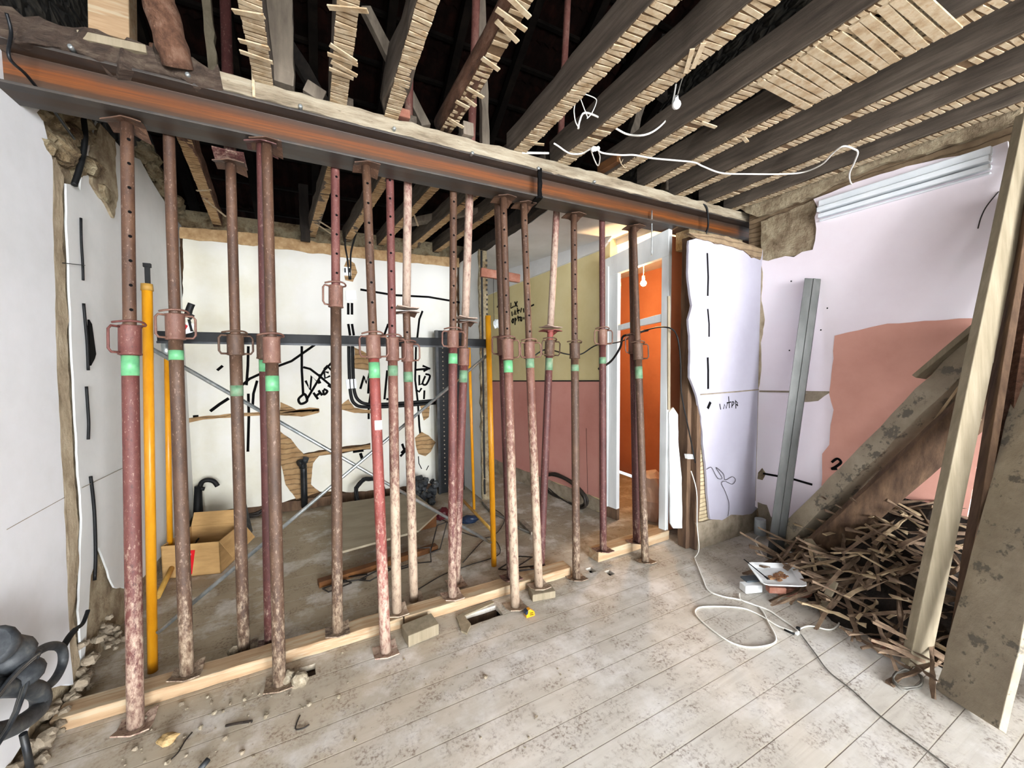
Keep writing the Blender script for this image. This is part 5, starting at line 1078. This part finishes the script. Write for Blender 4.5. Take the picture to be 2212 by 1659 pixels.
SK = [((1745, 1165), (1812, 1262), .30, .12, .055, .02, 'wood_board', 'pale notched plank sloping down the front of the debris heap'),
      ((1748, 1180), (1772, 1275), .27, .08, .02, .015, 'stick_light', 'thin straight pale strip beside the notched plank'),
      ((1715, 1205), (1935, 1092), .05, .42, .035, .02, 'wood_brown', 'long brown timber edge sloping up over the debris heap'),
      ((1908, 1115), (1960, 1065), .42, .58, .06, .04, 'wood_board', 'short square pale timber end sticking up from the debris heap'),
      ((1752, 1258), (1970, 1236), .17, .30, .018, .012, 'stick', 'long thin grey stick lying across the debris heap'),
      ((1900, 1345), (1962, 1262), .06, .22, .028, .02, 'stick_light', 'yellowish stick standing out of the debris near the pale plank'),
      ((1775, 1322), (1802, 1255), .02, .20, .045, .02, 'wood_board', 'short broad pale board end resting at the foot of the heap'),
      ((1770, 1290), (1850, 1325), .12, .05, .016, .012, 'wood_brown', 'dark strip sloping over the near edge of the heap'),
      ((1860, 1400), (1955, 1385), .03, .05, .014, .01, 'stick', 'flat grey strip at the bottom edge of the heap'),
      ((1865, 1290), (1840, 1385), .14, .03, .012, .01, 'stick', 'bent brown strip hanging down the front of the heap')]
for (p, q_, z0, z1, w, t, mt, lab) in SK:
    plank('debris_timber', fz(*p, z0), fz(*q_, z1), w, t, (0, 0, 1), mt, lab, 'timber', 6, .004, 'larger timbers on the debris heap')
for (p, q_, X0, X1, lab) in (((2008, 955), (2120, 905), 3.5, 3.45, 'upper splintered strip jutting out from behind the pale plank'), ((2000, 935), (2105, 790), 3.5, 3.4, 'long splinter slanting up beside the leaning beam'), ((2015, 985), (2070, 955), 3.5, 3.45, 'lowest short splinter in front of the salmon wall')):
    plank('wood_splinter', fx(*p, X0), fx(*q_, X1), .014, .008, (1, 0, 0), 'stick_light', lab, 'splinter', 4, .003)
o = MB().blob(fz(1925, 1265, .18), .13, 12, .5, 9, (1.3, .9, .6)).build('grey_rag', 'rag'); tag(o, 'crumpled grey cloth on the debris heap', 'cloth')
for (x, y, z, r, mt, nm, lab) in ((1899, 1206, .3, .026, 'white_plastic', 'plaster_lump', 'small round white lump on the debris heap'), (1930, 1185, .36, .028, 'clear_plastic', 'plaster_lump', 'grey-white scrap above the round lump on the heap'), (1912, 1150, .42, .05, 'wood_log', 'root_piece', 'curled brown wood piece near the top of the heap')):
    o = MB().blob(fz(x, y, z), r, x, .3, 7, (1.3, 1, .8)).build(nm, mt); tag(o, lab, 'debris')
# bricks, tray, adaptor
o = MB().box((0, 0, 0), (.21, .12, .06), Matrix.Rotation(.0, 3, 'Z')).build('brick', 'brick', bevel=.006); c = fz(1700, 1285, 0); o.location = (c.x + .05, c.y, .031); o.rotation_euler = (0, 0, -.6); tag(o, 'dusty broken brick in front of the white tray', 'brick')
o = MB().box((0, 0, 0), (.11, .05, .04)).build('brick', 'brick', bevel=.004); c = fz(1672, 1274, .08); o.location = (c.x + .02, c.y, .081); o.rotation_euler = (0, 0, -.55); tag(o, 'small orange brick fragment on top of the dusty brick', 'brick')
o = MB().box((0, 0, 0), (.16, .06, .03)).build('brick', 'brick', bevel=.004); c = fz(1920, 1402, .01); o.location = (c.x + .03, c.y, .017); o.rotation_euler = (0, 0, -.75); tag(o, 'flat brick piece at the foot of the pale plank', 'brick')
ty = empty('food_tray', (2.88, 1.53, .12), 'white foam tray with leftover food', 'tray'); ZT = .13
c4 = [fz(1612, 1214, ZT + .03), fz(1716, 1217, ZT + .03), fz(1747, 1266, ZT + .02), fz(1648, 1262, ZT)]
cen = sum(c4, Vector()) / 4
inn = [cen + (p - cen) * .78 + Vector((0, 0, -.022)) for p in c4]
def rnd4(c, k=.12):
    o_ = []
    for i in range(4):
        a_, b_, c_ = c[i - 1], c[i], c[(i + 1) % 4]; o_ += [b_.lerp(a_, k), b_.lerp(a_, k * .3).lerp(c_, k * .3), b_.lerp(c_, k)]
    return o_
O_, I_ = rnd4(c4), rnd4(inn); m = MB(); n = 12; vs = O_ + I_ + [v + Vector((0, 0, -.006)) for v in O_] + [v + Vector((0, 0, -.006)) for v in I_]
fs = [(i, (i + 1) % n, n + (i + 1) % n, n + i) for i in range(n)] + [tuple(n + i for i in range(n))[::-1]] + [(2 * n + i, 3 * n + i, 3 * n + (i + 1) % n, 2 * n + (i + 1) % n) for i in range(n)] + [tuple(3 * n + i for i in range(n))] + [(i, 2 * n + i, 2 * n + (i + 1) % n, (i + 1) % n) for i in range(n)]
m.add(vs, fs); m.build('tray', 'white_plastic', ty)
o = MB(); rnd2 = random.Random(3)
for k in range(22): o.blob(cen + Vector((rnd2.uniform(-.09, .07), rnd2.uniform(-.04, .02), -.017)), rnd2.uniform(.008, .016), k, .5, 5, (1.6, 1, .35))
f = o.build('leftover_food', 'food'); tag(f, 'brown leftover food scraps in the white foam tray', 'food', kind='stuff')
fk = empty('fork', fz(1610, 1210, .17), 'black plastic fork resting in the foam tray', 'fork')
pa, pb_ = fz(1607, 1208, ZT + .045), cen + Vector((-.10, .03, -.008)); MB().beam(pa, pb_, .008, .003).build('handle', 'black_plastic', fk)
dv = (pb_ - pa).normalized(); sv = dv.cross(UP).normalized()
for k in (-1.5, -.5, .5, 1.5): MB().beam(pb_ + sv * k * .004, pb_ + sv * k * .006 + dv * .035, .0025, .002).build('tine', 'black_plastic', fk)
ad_ = empty('cable_box', fz(1615, 1275, 0), 'white and grey plastic box with a white cord under the tray', 'adaptor')
c = fz(1622, 1268, .03); RZ = Matrix.Rotation(-.35, 3, 'Z')
MB().box(c, (.13, .07, .055), RZ).build('housing', 'white_plastic', ad_, bevel=.008); MB().box(c + Vector((.05, .03, .032)), (.12, .07, .012), RZ).build('grey_lid', 'rag', ad_, bevel=.003)
tw('white_cord', [fz(x, y, .008) for x, y in [(1597, 1282), (1600, 1295), (1625, 1305), (1660, 1318), (1690, 1338), (1715, 1355), (1725, 1365)]], .005, 'cable_white', 'white cord leaving the plastic box and curving to the connector', 'cord')
tw('white_cord', [fz(x, y, .006) for x, y in [(1498, 1010), (1497, 1080), (1497, 1150), (1500, 1205), (1518, 1250), (1530, 1275), (1560, 1288), (1600, 1296), (1640, 1312), (1660, 1345), (1676, 1378), (1665, 1392), (1620, 1398), (1580, 1388), (1540, 1362), (1505, 1330), (1505, 1315), (1530, 1310), (1600, 1313), (1640, 1328), (1680, 1352), (1718, 1366)]][3:], .005, 'cable_white', 'white cord looping on the boards in front of the debris', 'cord')
tw('white_cord', [PS(1484, 1015) + Vector((0, -.04, 0)), PS(1496, 1060) + Vector((0, -.04, 0)), PS(1497, 1130) + Vector((0, -.04, 0)), PS(1499, 1180) + Vector((0, -.05, 0)), fz(1500, 1205, .006)], .004, 'cable_white', 'white cord hanging down from the doorway post', 'cord')
tw('white_cord', [fz(x, y, .006) for x, y in [(1728, 1358), (1750, 1352), (1790, 1360), (1808, 1352), (1818, 1335)]], .0045, 'cable_white', 'short white cord end running from the connector into the heap', 'cord')
tw('thin_cable', [fz(x, y, .005) for x, y in [(1730, 1370), (1760, 1410), (1790, 1450), (1840, 1490), (1900, 1545), (1960, 1590), (2040, 1650), (2080, 1690)]], .003, 'cable_grey', 'thin grey cable trailing from the connector along the floor joint')
cn = empty('cord_connector', fz(1720, 1362, .01), 'black taped connector joining the white cords', 'connector')
MB().tube([fz(1694, 1360, .01), fz(1716, 1370, .01)], .006, 8).build('plug', 'black_plastic', cn); MB().box(fz(1722, 1368, .01), (.02, .014, .012)).build('terminal', 'white_plastic', cn); MB().blob(fz(1724, 1358, .012), .013, 3, .4, 5).build('tape', 'black_plastic', cn)
coil('thin_coil', fz(1960, 1470, .01), .09, 3, .004, 'cable_grey', 'flattened coil of grey wire on the floor by the pale plank', (0, 0), .05, (1.1, .5), 'wire coil', 4)
tw('thin_cable', [PR(1658, 1150) + Vector((-.06, 0, 0)), fz(1632, 1165, .05), fz(1640, 1185, .01), fz(1652, 1205, .008)], .005, 'cable_white', 'white cable stub from the corner to the zinc channel')
o = MB().tube([Vector((3.60, 2.08, .05)), Vector((3.60, 2.08, .19))], [.05, .045], 16).build('glass_jar', 'clear_plastic'); tag(o, 'cloudy plastic tub standing in the corner of the room', 'tub')
# yellow clamp-like wedge by the hole
yw_ = empty('tape_measure', fz(1143, 1330, 0), 'small yellow and blue wedge-shaped tool beside the floor hole', 'tape measure'); p = fz(1143, 1330, 0)
MB().prism([[p + Vector(v) for v in ((-.03, -.02, .002), (.035, -.02, .002), (.03, -.02, .03), (0, -.02, .055), (-.03, -.02, .045))]], (0, .03, 0)).build('body', 'yellow_paint', yw_, bevel=.003)
MB().prism([[p + Vector(v) for v in ((-.034, -.021, .025), (-.02, -.021, .03), (-.018, -.021, .052), (-.034, -.021, .048))]], (0, .032, 0)).build('blue_end', 'blue_plastic', yw_)
for (a_, b_) in (((-.005, .018), (.02, .016)), ((-.005, .03), (.018, .028))): MB().beam(p + Vector((a_[0], -.0215, a_[1])), p + Vector((b_[0], -.0215, b_[1])), .002, .003).build('black_mark', 'black_ink', yw_)
# rubble lumps on the floor
o = MB().blob((0, 0, 0), .028, 2, .4, 7, (1.3, 1, .8)).build('stone_chunk', 'stone_chunk'); o.location = fz(362, 1597, .02); tag(o, 'yellowish stone lump on the floor near the red prop foot', 'stone')
lump = [MB().blob((0, 0, 0), .011, k, .5, 5, (1.2, 1, .8)).build('rubble_lump', 'gravel' if k % 3 else 'concrete_dust') for k in range(6)]
rnd = random.Random(31); kk = 0
for i in range(120):
    r_ = rnd.random()
    if r_ < .5: x, y = rnd.uniform(300, 700), rnd.uniform(1470, 1560)
    elif r_ < .75: x, y = rnd.uniform(330, 560), rnd.uniform(1520, 1655)
    else: x, y = rnd.uniform(560, 1250), rnd.uniform(1395, 1620)
    P0 = fz(x, y); s_ = rnd.choice([.15, .2, .3, .4, .6, .9])
    if abs(P0.y - 2.46) < .10: P0.y -= .3
    o = lump[i % 6] if i < 6 else lump[i % 6].copy()
    if i >= 6: COL.objects.link(o)
    o.location = (P0.x, P0.y, .008 * s_); o.scale = (s_, s_, s_); o.rotation_euler = (0, 0, rnd.uniform(0, 6)); tag(o, 'tiny crumb of plaster rubble scattered on the boards', 'rubble', 'rubble crumbs on the boards')
for (x, y, r, lab) in ((648, 1468, .04, 'rubble lump in the small floor hole beside the close pair of props'), (622, 1462, .035, 'rubble lump at the foot of the pinkish pair prop'), (505, 1408, .03, 'pale stone beside the slim brown prop foot')):
    o = MB().blob((0, 0, 0), r, x, .4, 7).build('rubble_lump', 'gravel'); o.location = fz(x, y, r * .6); tag(o, lab, 'rubble')
tw('bent_nail', [fz(x, y, .005) for x, y in [(487, 1568), (515, 1562), (545, 1558)]], .005, 'debris_dark', 'dark stick lying on the boards near the bottom left', 'stick')
tw('bent_wire', [fz(x, y, .005) for x, y in [(648, 1545), (641, 1562), (639, 1575), (655, 1573), (668, 1565)]], .003, 'wire_black', 'bent black wire scrap on the front boards', 'wire')
tw('bent_wire', [fz(x, y, .005) for x, y in [(415, 1582), (400, 1600), (385, 1625), (370, 1640)]], .003, 'wire_black', 'thin dark wire right of the yellowish stone lump', 'wire')
o = MB().tube([fz(430, 1665, .02), fz(450, 1640, .03)], .011, 10).build('pipe_end', 'black_dusty'); tag(o, 'short grey pipe end at the bottom edge of the picture', 'pipe')

# ================================================================== DEMOLITION HAMMER WITH CABLE (front left)
dh = empty('demolition_hammer', (-.98, 2.0, 0), 'dusty black demolition hammer with a loop handle and coiled cable', 'power tool')
XT = -.98
Q = lambda x, y, X=XT: fx(x, y, X)
MB().tube(curve_pts([Q(-30, 1400), Q(10, 1400), Q(28, 1430), Q(45, 1465)], 5), [.055 + .01 * math.sin(k) for k in range(16)], 14).build('motor_housing', 'black_dusty', dh)
lp_ = [Q(38, 1440), Q(70, 1415), Q(105, 1396), Q(132, 1400), Q(136, 1430), Q(120, 1465), Q(95, 1485), Q(60, 1478), Q(40, 1470)]
MB().tube(curve_pts(lp_, 5), .016, 12).build('loop_handle', 'black_dusty', dh)
MB().tube(curve_pts([Q(-40, 1490), Q(20, 1485), Q(80, 1492), Q(84, 1530), Q(30, 1570), Q(-40, 1590)], 5), .030, 12).build('body', 'black_dusty', dh)
MB().tube(curve_pts([Q(135, 1400), Q(150, 1375), Q(165, 1358), Q(178, 1348), Q(186, 1330), Q(190, 1318)], 5), [.012] * 10 + [.008] * 16, 10).build('cable_sleeve', 'black_plastic', dh)
for k in range(5):
    r0 = .9 + k * .06
    cpt = Q(5, 1540, XT + .03 + k * .004); pts = []
    for t in range(25):
        a_ = 2 * math.pi * t / 24; pp_ = cpt + Vector((.0 + .01 * math.sin(3 * a_), .175 * r0 * math.cos(a_), .055 * r0 * math.sin(a_) + .06 * math.cos(a_)))
        pts.append(pp_)
    MB().tube(pts, .0052, 6).build('coiled_cable', 'cable_grey' if k % 2 else 'black_dusty', dh)
MB().tube([Q(50, 1585), Q(62, 1640), Q(72, 1700)], .011, 10).build('chisel', 'dark_steel', dh)
MB().tube([Q(72, 1700), Vector((Q(72, 1700).x, Q(72, 1700).y, .0))], .011, 10).build('chisel', 'dark_steel', dh)

o = MB().prism([rag([fz(x, y, .002) for x, y in [(985, 1336), (1000, 1328), (1012, 1344), (1018, 1352), (1008, 1372), (998, 1366)]], .004, .02)], (0, 0, .012)).build('floor_splinter', 'wood_board'); tag(o, 'pale broken board splinter at the left end of the large floor hole', 'splinter')
o = MB().prism([rag([fz(x, y, .002) for x, y in [(990, 1330), (1062, 1300), (1068, 1304), (996, 1336)]], .002, .02)], (0, 0, .010)).build('floor_batten', 'wood_board'); tag(o, 'thin pale batten along the back edge of the large floor hole', 'batten')
